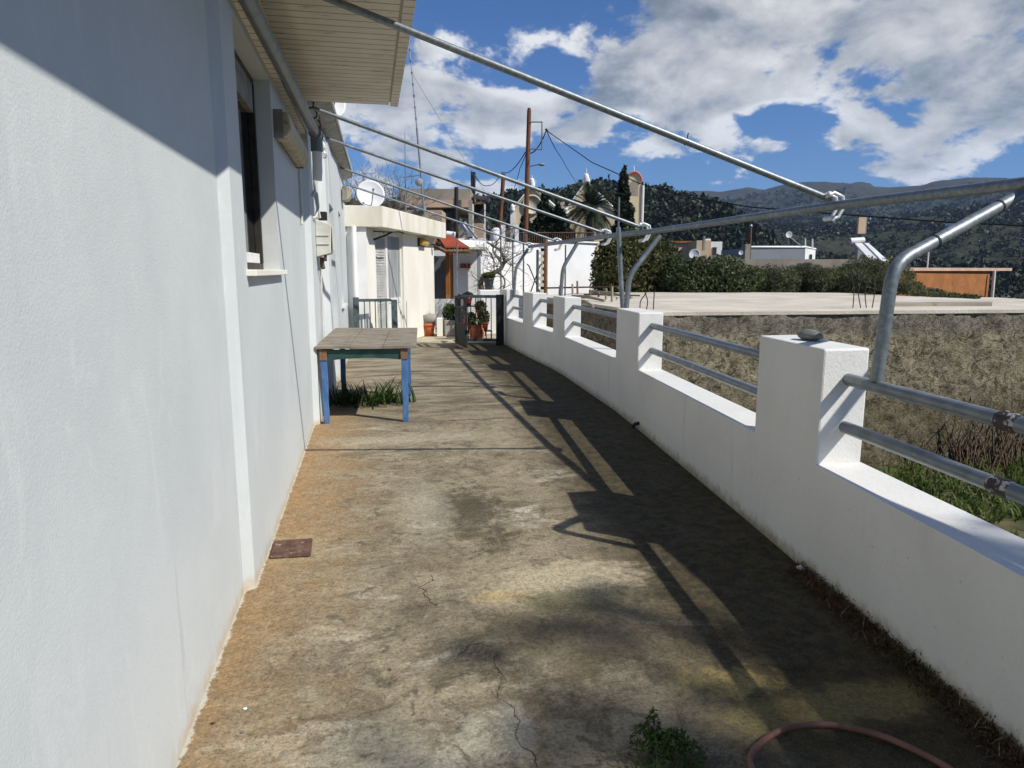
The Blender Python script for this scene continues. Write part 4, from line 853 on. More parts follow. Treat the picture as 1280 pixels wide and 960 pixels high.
c = ony(596, 420, 15.0); pot('clay_jar', 'round terracotta jar with a succulent behind the dark railing', (c.x, c.y, -.012), .17, .34, M['terracotta'], 'succulent', None, True)
c = ony(577, 398, 15.2); pot('terracotta_pot', 'small brick-red pot seen through the gap above the gate leaf', (c.x, c.y, .28), .09, .16, M['redpot'], .15)
st = thing('plant_stand', 'stepped dark stand carrying red pots behind the dark railing', 'plant stand', (2.2, 15.5, 0))
q = MB()
for a, z_ in ((15.2, .18), (15.5, .44), (15.8, .70)):
    q.box((2.05, a, z_-.02), (2.62, a+.25, z_))
for x_ in (2.07, 2.59):
    for a in (15.22, 16.03): q.box((x_, a, -.01), (x_+.025, a+.025, .68 if a > 16 else .16))
q.build('frame', M['darkmetal'], st)
for x_, y_, z_, lb, pl in ((2.18, 15.92, .70, 'red pot on the top step of the stand, nearest the tree trunk', .12), (2.42, 15.62, .44, 'red pot on the middle step of the stand, beside the railing post', .2), (2.16, 15.32, .18, 'red pot on the lowest step of the plant stand', .22), (2.46, 15.32, .18, 'red pot with bushy leaves on the lowest step beside the parapet', .3)):
    pot('flower_pot', lb, (x_, y_, z_), .10, .18, M['redpot'], pl, 'red pots on the plant stand')
c = ony(611, 362, 16.6); pot('dark_pot', 'dark blue-grey pot standing high beside the bare tree', (c.x, c.y, c.z), .13, .28, M['darkpot'], .12)
q = MB(); q.box((c.x-.25, c.y-.2, -.01), (c.x+.35, c.y+.2, c.z-.001)); tag(q.build('plant_block', M['white'], origin=(c.x, c.y, 0), bevel=.02), 'white plastered block under the dark pot by the bare tree', 'block')
p_ = MB().blob((1.15, 15.75, .02), (.10, .05, .03), 2, .2, 3)
#@@SPLIT
# ------------------------------------------------------------------ porch house and white walls behind the gate
def bx(name, mat, parent, px0, px1, y_top, z0, d0, depth, py_ref=None, origin=None, bevel=0, skew=0):
    """axis: across the view; px0..px1 at distance d0, top at pixel row y_top, bottom at height z0"""
    a = ond(px0, y_top, d0); b_ = ond(px1, y_top, d0+skew); zt_ = ond((px0+px1)/2, y_top, d0+skew/2).z; q = MB()
    P4 = [a, b_, b_+HF*depth, a+HF*depth]
    q.add([(v.x, v.y, z0) for v in P4]+[(v.x, v.y, zt_) for v in P4], [(0, 3, 2, 1), (4, 5, 6, 7), (0, 1, 5, 4), (1, 2, 6, 5), (2, 3, 7, 6), (3, 0, 4, 7)])
    return q.build(name, mat, parent, origin=origin, bevel=bevel)
def zat(py, d, px=640): return ond(px, py, d).z
ph = thing('porch_house', 'small white house with an orange tiled porch roof beyond the gate', 'house', tuple(ond(560, 340, 20.5).to_2d())+(0,))
bx('wall', M['white'], ph, 530, 566, 313, -.1, 20.6, 2.5)
w3 = bx('side_wall', M['white'], ph, 566.3, 600, 313, -.1, 20.0, 2.5)
bx('doorway', M['greydoor'], ph, 541.5, 559, 320, .0, 20.45, .12)
bx('post', M['orangewood'], ph, 556.5, 561.5, 306, -.01, 18.6, .12)
bx('door_jamb', M['orangewood'], ph, 562, 566, 316, .0, 20.3, .10)
bx('porch_ledge', M['white'], ph, 541.5, 568, 374, -.01, 18.4, .18)
rf = thing('porch_roof', None, None); bpy.data.objects.remove(rf)
a = ond(532, 296, 20.4); b_ = ond(560, 296, 20.4); c = ond(590, 311, 18.0); e = ond(552, 311, 18.0)
a = ond(545, 293, 20.2); b_ = ond(566, 296.5, 20.2); e = ond(556, 309.5, 18.1); c = ond(587, 309.5, 18.1); a0_ = ond(541, 303, 18.3)
q = MB(); N = 9
for i in range(N):
    u = (i+.5)/N; t0 = a.lerp(b_, u); t1_ = e.lerp(c, u); w_ = (c-e).length/N*.5; wv_ = (c-e).normalized(); vs = []; K = 7
    for p_, s_ in ((t0, .8), (t1_, 1.0)):
        for k in range(K): an_ = math.pi*k/(K-1); vs.append(p_+wv_*math.cos(an_)*w_*s_+Vector((0, 0, math.sin(an_)*w_*.9)))
        for k in range(K): an_ = math.pi*(K-1-k)/(K-1); vs.append(p_+wv_*math.cos(an_)*w_*s_*.8+Vector((0, 0, math.sin(an_)*w_*.9-.025)))
    fs = [(k, (k+1) % (2*K), 2*K+(k+1) % (2*K), 2*K+k) for k in range(2*K)]+[tuple(range(2*K))[::-1], tuple(range(2*K, 4*K))]
    q.add(vs, fs)
trf = q.build('tiled_roof', M['rooftile'], ph)
q = MB()
dn = Vector((0, 0, -.03))
for i in range(7):
    u = i/6; q.tube([a.lerp(b_, u)+dn*3, e.lerp(c, u)+dn*2], .035, 4)
q.tube([e+dn*3.2, c+dn*3.2], .05, 4); q.tube([a0_+dn*2, e+dn*3], .05, 4); q.tube([a+dn*3, a0_+dn*3], .05, 4)
q.build('rafter', M['rawwood'], trf)
lf = MB().add([a0_+dn*2, e+dn*2, a+dn*2], [(0, 1, 2), (2, 1, 0)]); lf.build('eave_board', M['rawwood'], trf)
sl = bx('porch_slab', M['fascia'], ph, 572, 606, 308.5, zat(311.5, 19.4), 19.4, 2.0)
bx('slab_post', M['housegrey'], ph, 596, 600.5, 311.6, -.1, 19.6, .2)
q = bx('shelf', M['redpot'], ph, 574.5, 588, 333, zat(335, 19.93), 19.80, .19)
for i, px in enumerate((577, 581, 586)):
    c = ond(px, 331.5, 19.88); pot('shelf_pot', ('left small terracotta pot on the red wall shelf of the porch house', 'middle small terracotta pot on the red wall shelf of the porch house', 'right small terracotta pot on the red wall shelf of the porch house')[i], (c.x, c.y, zat(333, 19.8)+.004), .05, .08, M['terracotta'], None, 'small pots on the porch shelf')
rod = ony(571, 368, 14.2); tp = ony(571, 303, 14.2)
tag(MB().tube([Vector((rod.x, 14.2, 1.02)), Vector((rod.x+.02, 14.2, tp.z))], .018, 8).build('steel_rod', M['antenna'], origin=(rod.x, 14.2, 1.0)), 'thin steel rod rising from the left end of the dark railing', 'steel rod', 'thin upright steel rods by the gate')
for px, y0_, y1_, yy, lb in ((641, 302, 366, 14.6, 'thin upright steel rod just left of the farthest bent post'), (654.5, 291, 370, 14.9, 'thin upright steel rod between the farthest bent post and the fourth pillar'), (707, 306, 374, 14.9, 'thin upright steel rod right of the third bent post'), (672, 312, 368, 17.5, 'thick grey upright pipe in front of the quoined wall corner'), (626, 285, 322, 16, 'short steel rod hanging below the fourth awning tube')):
    a = ony(px, y0_, yy); b_ = ony(px, y1_, yy); z0_ = -.02 if yy < 16.5 or px > 650 else b_.z
    tag(MB().tube([Vector((a.x, a.y, z0_ if px != 626 else -.02)), a], .017 if px != 672 else .035, 8).build('steel_rod', M['greymetal'], origin=(a.x, a.y, -.02)), lb, 'steel rod', 'thin upright steel rods by the gate')
# white boundary walls
q = bx('boundary_wall', M['white'], None, 568, 676, 302, -1.0, 22.2, .25, skew=3.4, origin=tuple(ond(620, 340, 24).to_2d())+(0,)); tag(q, 'long white boundary wall behind the bare tree and porch house', 'wall')
wt = thing('white_wall', 'bright white rendered wall with stepped quoins at its left corner, behind the third bent post', 'wall', tuple(ond(715, 340, 22.5).to_2d())+(0,))
bx('wall', M['white'], wt, 684, 745, 303, -1.2, 22.5, .3, skew=1.8); bx('end_strip', M['cream'], wt, 745.2, 748.5, 303, -1.2, 24.3, .3); bx('coping', M['white'], wt, 683, 749, 301, zat(303, 23.4)+.002, 22.4, .45, skew=1.9)
for i in range(8):
    yy = 306+i*8; q = MB(); z1_ = zat(yy, 22.3); z0_ = zat(yy+4.2, 22.3); a = ond(672 if i % 2 else 674, yy, 22.3); b_ = ond(684, yy, 22.3)
    q.add([(v.x, v.y, zz_) for zz_ in (z0_, z1_) for v in (a, b_, b_+HF*.3, a+HF*.3)], [(0, 3, 2, 1), (4, 5, 6, 7), (0, 1, 5, 4), (1, 2, 6, 5), (2, 3, 7, 6), (3, 0, 4, 7)]); q.build('quoin', M['annex'], wt)
tag(MB().tube([ond(682, 370, 21.6)*1, ond(682.5, 296, 21.6)], .06, 8).build('wooden_post', M['rawwood'], origin=ond(682, 370, 21.6)), 'rough brown wooden post against the quoined corner of the white wall', 'post')
q = MB(); a = ond(663, 366, 20); b_ = ond(675, 332, 20); q.tube([a, b_, b_+rgt*.06+Vector((0, 0, .05))], .018, 5); tag(q.build('iron_brace', M['wire'], origin=a), 'left-leaning thin iron brace crossing another behind the fourth pillar', 'iron bar', 'crossed iron bars behind the fourth pillar')
q = MB(); a = ond(675, 366, 20.1); b_ = ond(661, 332, 20.1); q.tube([a, b_, b_-rgt*.06+Vector((0, 0, .05))], .018, 5); tag(q.build('iron_brace', M['wire'], origin=a), 'right-leaning thin iron brace crossing another behind the fourth pillar', 'iron bar', 'crossed iron bars behind the fourth pillar')
# white dome-like chimney and balusters on the boundary wall line
q = MB(); c = ond(620, 300, 26); q.lathe(c+Vector((0, 0, -.3)), [(0, .75), (.10, .73), (.19, .62), (.23, .4), (.25, 0), (.26, -2.5)], 16); tag(q.build('white_chimney', M['white'], origin=(c.x, c.y, -.6)), 'rounded white chimney hump behind the boundary wall', 'chimney')
bal = thing('balustrade', 'white posted balustrade with an iron grille between, behind the boundary wall', 'balustrade', tuple(ond(636, 300, 26.5).to_2d())+(0,))
for px in (629, 646): bx('post', M['white'], bal, px-2.6, px+2.6, 281, .5, 26.5, .3)
q = MB()
for px in np.linspace(633, 643, 6): a = ond(px, 286, 26.6); q.tube([a, Vector((a.x, a.y, 1.0))], .012, 4)
q.tube([ond(631, 286, 26.6), ond(644, 286, 26.6)], .02, 4); q.build('grille', M['rust'], bal)
gr2 = thing('garden_railing', 'thin brown iron railing running behind the white wall below the palm', 'railing', tuple(ond(700, 296, 30).to_2d())+(0,))
q = MB()
for px in np.linspace(648, 742, 34): a = ond(px, 291, 30); b_ = ond(px, 304, 30); q.tube([a, b_], .018, 4)
q.tube([ond(647, 291, 30), ond(743, 291, 30)], .03, 4); q.build('bars', M['rust'], gr2)

# ------------------------------------------------------------------ bare trees
def limb(mb, p, d_, L_, r, lev, rd, gnarl=.35, up=.1, nmin=.004, kids=(2, 4)):
    pts = [p]; rs = [r]; n = 5; q_ = p.copy(); dd2 = d_.copy()
    for i in range(n):
        dd2 = (dd2+Vector((rd.gauss(0, gnarl), rd.gauss(0, gnarl), rd.gauss(0, gnarl)+up))*.5).normalized(); q_ = q_+dd2*L_/n; pts.append(q_.copy()); rs.append(r*(1-.55*(i+1)/n))
    mb.tube(pts, rs, 6 if r > .03 else (4 if r > .01 else 3), caps=False)
    if lev > 0:
        for k in range(rd.randint(*kids)):
            i = rd.randint(2, n); nd_ = (dd2+Vector((rd.gauss(0, .8), rd.gauss(0, .8), rd.gauss(0, .6)+up))).normalized()
            limb(mb, pts[i], nd_, L_*rd.uniform(.5, .8), max(rs[i]*.65, nmin), lev-1, rd, gnarl, up, nmin, kids)
fg = thing('bare_fig_tree', 'leafless fig tree with curving grey limbs in front of the white boundary wall', 'tree', tuple(ond(604, 360, 17.5).to_2d())+(0,))
rd = random.Random(5); q = MB(); base = ond(605, 366, 17.5); b0_ = Vector((base.x, base.y, -.02))
main = smooth([b0_, ond(603, 368, 17.5), ond(601, 354, 17.5), ond(606, 345, 17.4), ond(617, 341, 17.4), ond(626, 336, 17.4), ond(631, 326, 17.4)], 4)
q.tube(main, list(np.linspace(.085, .04, len(main))), 8); q.build('trunk', M['bark'], fg)
q = MB()
m2 = smooth([ond(631, 326, 17.4), ond(627, 315, 17.3), ond(618, 308, 17.3), ond(609, 303, 17.4)], 4); q.tube(m2, list(np.linspace(.045, .02, len(m2))), 6)
m3 = smooth([ond(620, 340, 17.4), ond(629, 346, 17.4), ond(631, 356, 17.4), ond(626, 364, 17.5), ond(615, 368, 17.6)], 4); q.tube(m3, list(np.linspace(.03, .014, len(m3))), 6)
m4 = smooth([ond(629, 331, 17.4), ond(622, 322, 17.3), ond(616, 312, 17.3), ond(622, 304, 17.3)], 4); q.tube(m4, list(np.linspace(.035, .014, len(m4))), 6)
for p_ in list(m2)[::3]+list(m3)[::4]+list(m4)[::3]+list(main)[8::4]:
    for k in range(2): limb(q, p_, (Vector((rd.gauss(.3, .7), rd.gauss(0, .5), rd.gauss(.15, .6)))).normalized(), rd.uniform(.35, .85), .013, 2, rd, .45, .05, .004)
q.build('branches', M['twig'], fg)
bt_ = thing('bare_tree', 'bare grey many-branched tree behind the dish on the annex roof', 'tree', tuple(ond(478, 300, 24).to_2d())+(0,))
rd = random.Random(9); q = MB(); c = ond(478, 300, 24); c.z = 0; q.tube([c, c+Vector((0, 0, 1.8)), c+Vector((.05, 0, 2.6))], [.14, .11, .09], 8); q.build('trunk', M['bark'], bt_)
q = MB()
for k in range(17):
    an_ = rd.uniform(0, 6.28); limb(q, c+Vector((0, 0, rd.uniform(1.8, 2.6))), Vector((math.cos(an_)*.55, math.sin(an_)*.5, .8)).normalized(), rd.uniform(1.2, 1.75), .05, 3, rd, .3, .12, .007, (3, 4))
q.build('branches', M['twig'], bt_)

# ------------------------------------------------------------------ neighbour's flat roof and walls
NZ = .90
nb = thing('flat_roof_building', 'low building with a bare concrete flat roof and rough brown walls beyond the parapet', 'building', (6, 11, -1.6))
RC = [onz(815, 390.5, NZ), onz(1000, 389, NZ), onz(1280, 387, NZ), onz(1500, 385, NZ), onz(1500, 383, NZ)+HF*1.0, onz(1280, 377.5, NZ), onz(1180, 371.5, NZ), onz(1050, 366, NZ), onz(860, 365, NZ), onz(720, 366, NZ), Vector((3.9, 16.2, NZ))]
ctr = sum(RC, Vector())/len(RC)
m, g, b = newmat('roof_concrete'); p = g.pos()
col = g.mix(g.mr(g.noise(g.vm('MULTIPLY', p, (1, 1, 1)), .9, 7, .65, .4), .35, .65), (.66, .60, .48), (.50, .45, .36)); col = g.mix(g.mr(g.noise(g.vm('MULTIPLY', p, (.6, 3, 1)), 2.2, 7, .7), .55, .68, 0, .6), col, (.26, .23, .18))
g.put(b.inputs['Base Color'], col); b.inputs['Roughness'].default_value = .9; g.put(b.inputs['Normal'], g.bump(g.noise(p, 25, 5), .5, .02)); M['roof'] = m
m, g, b = newmat('rough_wall'); p = g.pos(); z = g.sxyz(p)[2]
n1 = g.noise(p, 1.7, 8, .72, .5); n2 = g.noise(p, 9, 7, .75, .8); n3 = g.noise(g.vm('MULTIPLY', p, (1, 1, 2.2)), 24, 5, .7, .5)
n2 = g.noise(p, 11, 9, .82, .8); col = g.mix(g.mr(n2, .40, .58), (.085, .068, .045), (.48, .42, .29))
col = g.mix(g.mr(n1, .46, .64, 0, .5), col, g.mix(g.mr(n3, .4, .6), (.17, .135, .08), (.46, .40, .27)))
col = g.mix(g.mr(g.vor(g.vm('ADD', p, g.vm('MULTIPLY', p, (.1, .2, .3))), 13, 'F1'), .0, .35, .5, 0), col, (.04, .03, .018))
col = g.mix(g.mr(g.m('ADD', z, g.m('MULTIPLY', g.m('SUBTRACT', n1, .5), .25)), .50, .60, 0, .72), col, g.mix(g.mr(n2, .4, .6), (.14, .125, .10), (.34, .31, .26)))
col = g.mix(g.mr(g.m('ADD', z, g.m('MULTIPLY', g.m('SUBTRACT', n1, .5), .8)), -.7, -.2, .5, 0), col, (.085, .07, .03))
xs_ = g.vm('MULTIPLY', p, (9, 9, .15)); col = g.mix(g.m('MULTIPLY', g.mr(g.noise(xs_, 1, 3), .66, .72), g.mr(z, .3, .8, 0, .7)), col, (.50, .47, .4))
g.put(b.inputs['Base Color'], col); b.inputs['Roughness'].default_value = .95; b.inputs['Specular IOR Level'].default_value = .1
g.put(b.inputs['Normal'], g.bump(g.m('ADD', g.m('ADD', n2, n1), n3), .95, .06)); M['roughwall'] = m
q = MB(); n = len(RC)
V_ = [(v.x, v.y, NZ) for v in RC]+[(v.x, v.y, NZ-.05) for v in RC]
q.add(V_, [tuple(range(n))]+[(n+i, n+(i+1) % n, (i+1) % n, i) for i in range(n)]+[tuple(range(2*n-1, n-1, -1))]); q.build('roof', M['roof'], nb)
ins = [v+(ctr-v).normalized()*.02 for v in RC]
q = MB(); 
# wall with displaced relief, subdivided along each side
for i in range(n):
    a, b_ = ins[i], ins[(i+1) % n]; L_ = (b_-a).length; k = max(2, int(L_/.07)); rows = 36; nrm_ = Vector(((b_-a).y, -(b_-a).x, 0)).normalized()
    if i > 3 and i < 10: k, rows = 4, 4
    S = np.linspace(0, 1, k+1); Zr = np.linspace(-1.75, NZ-.0505, rows+1); SS, ZR = np.meshgrid(S, Zr)
    X_ = a.x+(b_.x-a.x)*SS; Y_ = a.y+(b_.y-a.y)*SS; tt = SS*L_
    D = (fbm2(tt*1.8+i*17, ZR*1.8, 51)*.09+fbm2(tt*7+i*5, ZR*7, 61)*.12)*np.sin(np.pi*np.clip(SS, 0, 1))**.2 if rows > 4 else 0*SS
    D = np.where((SS == 0) | (SS == 1), 0, D)
    V_ = [(X_[r_, c_]+nrm_.x*D[r_, c_], Y_[r_, c_]+nrm_.y*D[r_, c_], ZR[r_, c_]) for r_ in range(rows+1) for c_ in range(k+1)]
    q.add(V_, [(r_*(k+1)+c_, r_*(k+1)+c_+1, (r_+1)*(k+1)+c_+1, (r_+1)*(k+1)+c_) for r_ in range(rows) for c_ in range(k)], True)
q.build('wall', M['roughwall'], nb)
q = MB(); a = onz(1115, 383, NZ); b_ = onz(1240, 382.6, NZ); c = onz(1240, 380.6, NZ); e = onz(1115, 381, NZ); q.add([(v.x, v.y, zz_) for zz_ in (NZ+.003, NZ+.05) for v in (a, b_, c, e)], [(4, 5, 6, 7), (0, 1, 5, 4), (1, 2, 6, 5), (2, 3, 7, 6), (3, 0, 4, 7)]); q.build('roof_upstand', M['oldconcrete'], nb)
# rebar starter bars
def rebar(px, py, px1, py1, bend, lb, grp):
    a = onz(px, py, NZ); d_ = (a-CP).dot(HF); t_ = ond(px1, py1, d_); mid = a.lerp(t_, .5)+rgt*bend
    tag(MB().tube(smooth([a-Vector((0, 0, .01)), mid, t_], 4), .0085, 5).build('rebar', M['rebar'], origin=a), lb, 'rebar', grp)
for i, (a, b_, c_) in enumerate(((1066, 1064, .03), (1076, 1078, -.05), (1083, 1086, -.04), (1090, 1093, .02))):
    rebar(a, 385, b_, 343+i*1.5, c_, ('leftmost', 'second from left', 'third from left', 'rightmost')[i]+' of four rusty roof bars left of the nearest post', 'rusty bars standing on the flat roof on the right')
for i, (a, b_, c_) in enumerate(((800, 808, -.04), (808, 806, .03), (816.5, 818, .0))):
    rebar(a, 387, b_, 366-i*1, c_, ('leftmost', 'middle', 'rightmost')[i]+' of the three rusty bars by the second pillar', 'rusty bars standing on the flat roof by the second pillar')
# fence of rough sticks and planks at the left end of the roof
def stick(px0, py0, px1, py1, d0, d1, r_, mat, name, lb, cat, grp=None):
    a = ond(px0, py0, d0); b_ = ond(px1, py1, d1); tag(MB().tube([a, b_], [r_, r_*.8], 6).build(name, M[mat], origin=a), lb, cat, grp)
stick(684, 360, 800, 357.5, 19.5, 17, .025, 'rust', 'rail_pipe', 'long thin rusty rail across the posts on the left of the flat roof', 'rail')
stick(730, 368, 800, 369.5, 15.2, 14.6, .02, 'rust', 'rail_pipe', 'shorter lower rusty rail near the second bent post on the flat roof', 'rail')
for i, (px, y0_, y1_, dd2, mt2) in enumerate(((716, 371, 355, 18, 'plank'), (722, 369, 351, 18, 'rawwood'), (737, 377, 362, 15, 'bark'), (757.5, 379, 369, 14.5, 'plank'), (765, 384, 358, 13.5, 'plank'), (748, 372, 364, 16, 'twig'), (699, 368, 357, 19, 'plank'), (758, 366, 360, 17.8, 'cream'), (771, 378, 371, 14.5, 'plank'))):
    stick(px, y0_+2, px+random.uniform(-1, 1), y1_, dd2, dd2, .03, mt2, 'fence_stake', ('short grey stake at the left end of the roof fence behind the third pillar', 'brown stake next to the short grey one behind the third pillar', 'dark crooked stake leaning at the middle of the roof fence', 'short grey stake hanging from the lower rusty rail', 'tallest pale stake of the roof fence, left of the straight prop', 'thin grey twig stake between the dark stake and the tall pale one', 'leftmost stake of the roof fence beside the fourth pillar', 'pale squared stake under the long rail behind the tall one', 'short hanging stake nearest the straight prop')[i], 'stake', 'rough stakes of the fence on the flat roof')
for i, (x0, y0_, x1, y1_) in enumerate(((716, 367, 756, 372), (740, 361, 790, 368), (722, 373, 742, 379))):
    a = onz(x0, y0_+4, NZ+.03); b_ = onz(x1, y1_+4, NZ+.03); tag(MB().tube([a, a.lerp(b_, .5)+Vector((0, 0, .04)), b_], [.05, .035, .025], 6).build('dry_branch', M['plank'], origin=a), ('dry pale branch lying on the roof behind the third pillar', 'long dry branch lying towards the straight prop', 'short dry branch on the roof edge above the second opening')[i], 'branch', 'dry branches lying on the flat roof')

# ------------------------------------------------------------------ shrubs behind the flat roof
def shrub(name, lb, blobs, n, size, mat, stemxy, grp=None, aspect=.45, stems=8, z0=-1.5):
    t = thing(name, lb, 'shrub', (stemxy[0], stemxy[1], z0), 0, grp); cen = clumps(blobs, n); V, F = leaves(cen, size, aspect); fastmesh('foliage', V, F, M[mat], t)
    rd = random.Random(n); q = MB()
    for k in range(stems):
        c_, r_ = blobs[rd.randrange(len(blobs))]; e_ = Vector(c_)+Vector((rd.uniform(-.7, .7)*r_[0], rd.uniform(-.7, .7)*r_[1], rd.uniform(.0, .9)*r_[2])); s_ = Vector((stemxy[0]+rd.gauss(0, .2), stemxy[1]+rd.gauss(0, .2), z0)); q.tube([s_, s_.lerp(e_, .5)+Vector((rd.gauss(0, .2), 0, .1)), e_], [.04, .03, .01], 4, caps=False)
    q.build('stems', M['bark'], t); return t
def vb(px, py, d_, rx, ry, rz): c_ = ond(px, py, d_); return (tuple(c_), (rx, ry, rz))
c_ = ond(790, 340, 20.5)
shrub('olive_bush', 'tall olive-green bush behind the straight prop and the second bent post', [vb(760, 352, 20.5, .5, .6, .8), vb(772, 330, 20.5, .75, .8, .75), vb(795, 320, 20.8, .9, .9, .85), vb(800, 345, 20.3, 1.0, .8, .8), vb(820, 330, 21, .75, .8, .8), vb(835, 345, 20.5, .6, .7, .6), vb(765, 310, 20.5, .35, .4, .4), vb(775, 350, 20, .8, .6, .6)], 22000, .06, 'bush', (c_.x, c_.y))
c_ = ond(895, 345, 20)
shrub('dark_bush', 'low dark broad-leaved bush right of the tall olive bush', [vb(850, 350, 19.8, .6, .6, .5), vb(880, 345, 20, .7, .7, .55), vb(905, 342, 20, .7, .7, .52), vb(930, 350, 20, .6, .6, .42), vb(870, 358, 19.6, .7, .5, .4), vb(915, 358, 19.6, .8, .5, .35), vb(845, 338, 20, .4, .4, .45)], 15000, .055, 'darkbush', (c_.x, c_.y))
for i, (x0, x1, top, lb, nn) in enumerate(((940, 1010, 331, 'fine grey-green shrub between the dark bush and the grey house', 9000), (1000, 1075, 333, 'fine grey-green shrub in front of the low wall by the four rusty bars', 9000), (1065, 1112, 323, 'taller fine-leaved shrub under the solar water heater', 12000))):
    c_ = ond((x0+x1)/2, 345, 21); bl2 = []
    rr = random.Random(i)
    for px in np.linspace(x0, x1, 5): bl2.append(vb(px, (top+368)/2+rr.uniform(-3, 4), 20.5+rr.uniform(0, 1), .55, .7, (368-top)*.5*21/880*rr.uniform(.9, 1.1)))
    shrub('fine_shrub', lb, bl2, nn, .06, 'reed', (c_.x, c_.y), 'shrubs in a row behind the flat roof', .18)
c_ = ond(1160, 360, 17)
shrub('low_shrub', 'low scrubby growth at the foot of the orange building', [vb(1138, 360, 17, .30, .4, .16), vb(1158, 366, 16.5, .35, .4, .11), vb(1180, 369, 16, .35, .3, .08), vb(1205, 371, 15.6, .35, .3, .06), vb(1120, 350, 17.5, .5, .4, .40)], 5000, .045, 'reed', (c_.x, c_.y), None, .25)

# grass in the alley
gp = []
rd = np.random.default_rng(44)
for k in range(26000):
    y_ = rd.uniform(5.5, 12.5); x_ = rd.uniform(3.2, 13)
    if fbm2(np.array([x_*1.1]), np.array([y_*1.1]), 5)[0] > -.13: gp.append((x_, y_, -1.62))
V, F = [], []
def blades_at(bases, L, wdt, seed):
    rd = np.random.default_rng(seed); n = len(bases); B = np.array(bases); a = rd.uniform(0, 6.28, n); l = L*rd.uniform(.4, 1.3, n); tl_ = rd.uniform(.1, .9, n)
    dx_ = np.cos(a); dy_ = np.sin(a); w_ = wdt*.5
    m_ = B+np.stack([dx_*np.sin(tl_)*l*.5, dy_*np.sin(tl_)*l*.5, np.cos(tl_)*l*.6], 1); t_ = B+np.stack([dx_*np.sin(tl_)*l*1.2, dy_*np.sin(tl_)*l*1.2, np.cos(tl_)*l*.9], 1); o_ = np.stack([-dy_*w_, dx_*w_, 0*a], 1)
    V = np.stack([B-o_, B+o_, m_+o_, m_-o_, t_+o_*.1, t_-o_*.1], 1).reshape(-1, 3); i0 = np.arange(n)*6
    F = np.concatenate([np.stack([i0, i0+1, i0+2, i0+3], 1), np.stack([i0+3, i0+2, i0+4, i0+5], 1)]); return V, F
gp = [q_ for q_ in gp if Vector(q_).dot(rgt)/max(Vector(q_).dot(HF), .1) > .565+random.gauss(0, .012)]
V, F = blades_at(gp, .24, .026, 3)
tag(fastmesh('grass', V, F, M['alleygrass'], origin=(7, 9, -1.6)), 'bright green grass and weeds filling the alley between parapet and rough wall', 'grass', None, 'stuff')
c_ = onz(1262, 600, -1.6)+HF*.9; t = thing('brush_shade', 'a few twigs with dark foliage standing in for shade on the rough wall at the right edge', 'brush and shade', tuple(c_))
q = MB(); rd = random.Random(3)
for k in range(420):
    x_ = rd.gauss(0, .65); y_ = rd.gauss(.35, .3); b_ = c_+Vector((x_, y_-.35, 0)); e_ = c_+Vector((x_*1.0+rd.gauss(.25, .35), y_+.1, rd.uniform(.5, 1.5)*math.exp(-(x_/1.3)**2)+.1)); q.tube([b_, b_.lerp(e_, .5)+Vector((rd.gauss(0, .1), -.05, .05)), e_], [.014, .01, .004], 3, caps=False)
q.build('twigs', M['litter'], t)
V, F = leaves(clumps([(c_+Vector((.1, .5, .45)), (.8, .4, .8)), (c_+Vector((.7, .4, .8)), (.6, .4, 1.0)), (c_+Vector((-.5, .5, .3)), (.5, .3, .4))], 6000), .05, .25, .4); fastmesh('foliage', V, F, M['conifer'], t)  # dense dark leaves stand in for the deep shadow behind the few strands
#@@SPLIT
# ------------------------------------------------------------------ village behind on the left
def gable(mb, px0, px1, pxa, y_eave, y_apex, d_, depth, z0):
    a = ond(px0, y_eave, d_); b_ = ond(px1, y_eave, d_); t_ = ond(pxa, y_apex, d_); F_ = HF*depth
    vs = [(a.x, a.y, z0), (b_.x, b_.y, z0), b_, t_, a]; vs2 = [Vector(v)+F_ for v in vs]
    mb.add([Vector(v) for v in vs]+vs2, [(0, 1, 2, 3, 4), (9, 8, 7, 6, 5)]+[(i, 5+i, 5+(i+1) % 5, (i+1) % 5) for i in range(5)])
def cross(mb, px, y0_, y1_, d_, w_=.25, r_=.05):
    a = ond(px, y1_, d_); b_ = ond(px, y0_, d_); mb.tube([a, b_], r_, 5); c_ = a.lerp(b_, .68); mb.tube([c_-rgt*w_, c_+rgt*w_], r_, 4)
def xy(px, d_, z=0): v = ond(px, 340, d_); return (v.x, v.y, z)
# church
ch = thing('church', 'ochre church with two white-edged gables topped by crosses behind the palm', 'church', xy(690, 82, 1))
q = MB(); gable(q, 641, 697, 665, 263, 233, 80, 14, 0); gable(q, 706, 772, 733, 266, 229, 82, 14, 0); q.build('wall', M['church'], ch)
def edge(pts, d_, r_): return MB().tube([ond(x_, y_, d_) for x_, y_ in pts], r_, 4)
edge([(639, 264), (665, 232), (698, 262)], 79.8, .14).build('gable_trim', M['white'], ch)
edge([(705, 266), (733, 227), (773, 266)], 81.8, .14).build('gable_trim', M['white'], ch)
q = MB()
for x_, y_, d_ in ((640.5, 262, 79.6), (697, 262, 79.6), (708, 266, 81.6), (752, 250, 81.6)): q.tube([ond(x_, y_+1, d_), ond(x_, y_-2, d_)], .30, 8); q.blob(ond(x_, y_-3.5, d_), (.28, .28, .34), 1, 0)
q.build('finial', M['white'], ch)
bx('corner_pilaster', M['white'], ch, 638, 643, 264, 0, 79.7, 1); bx('corner_pilaster', M['white'], ch, 703, 710, 258, 0, 81.5, 1)
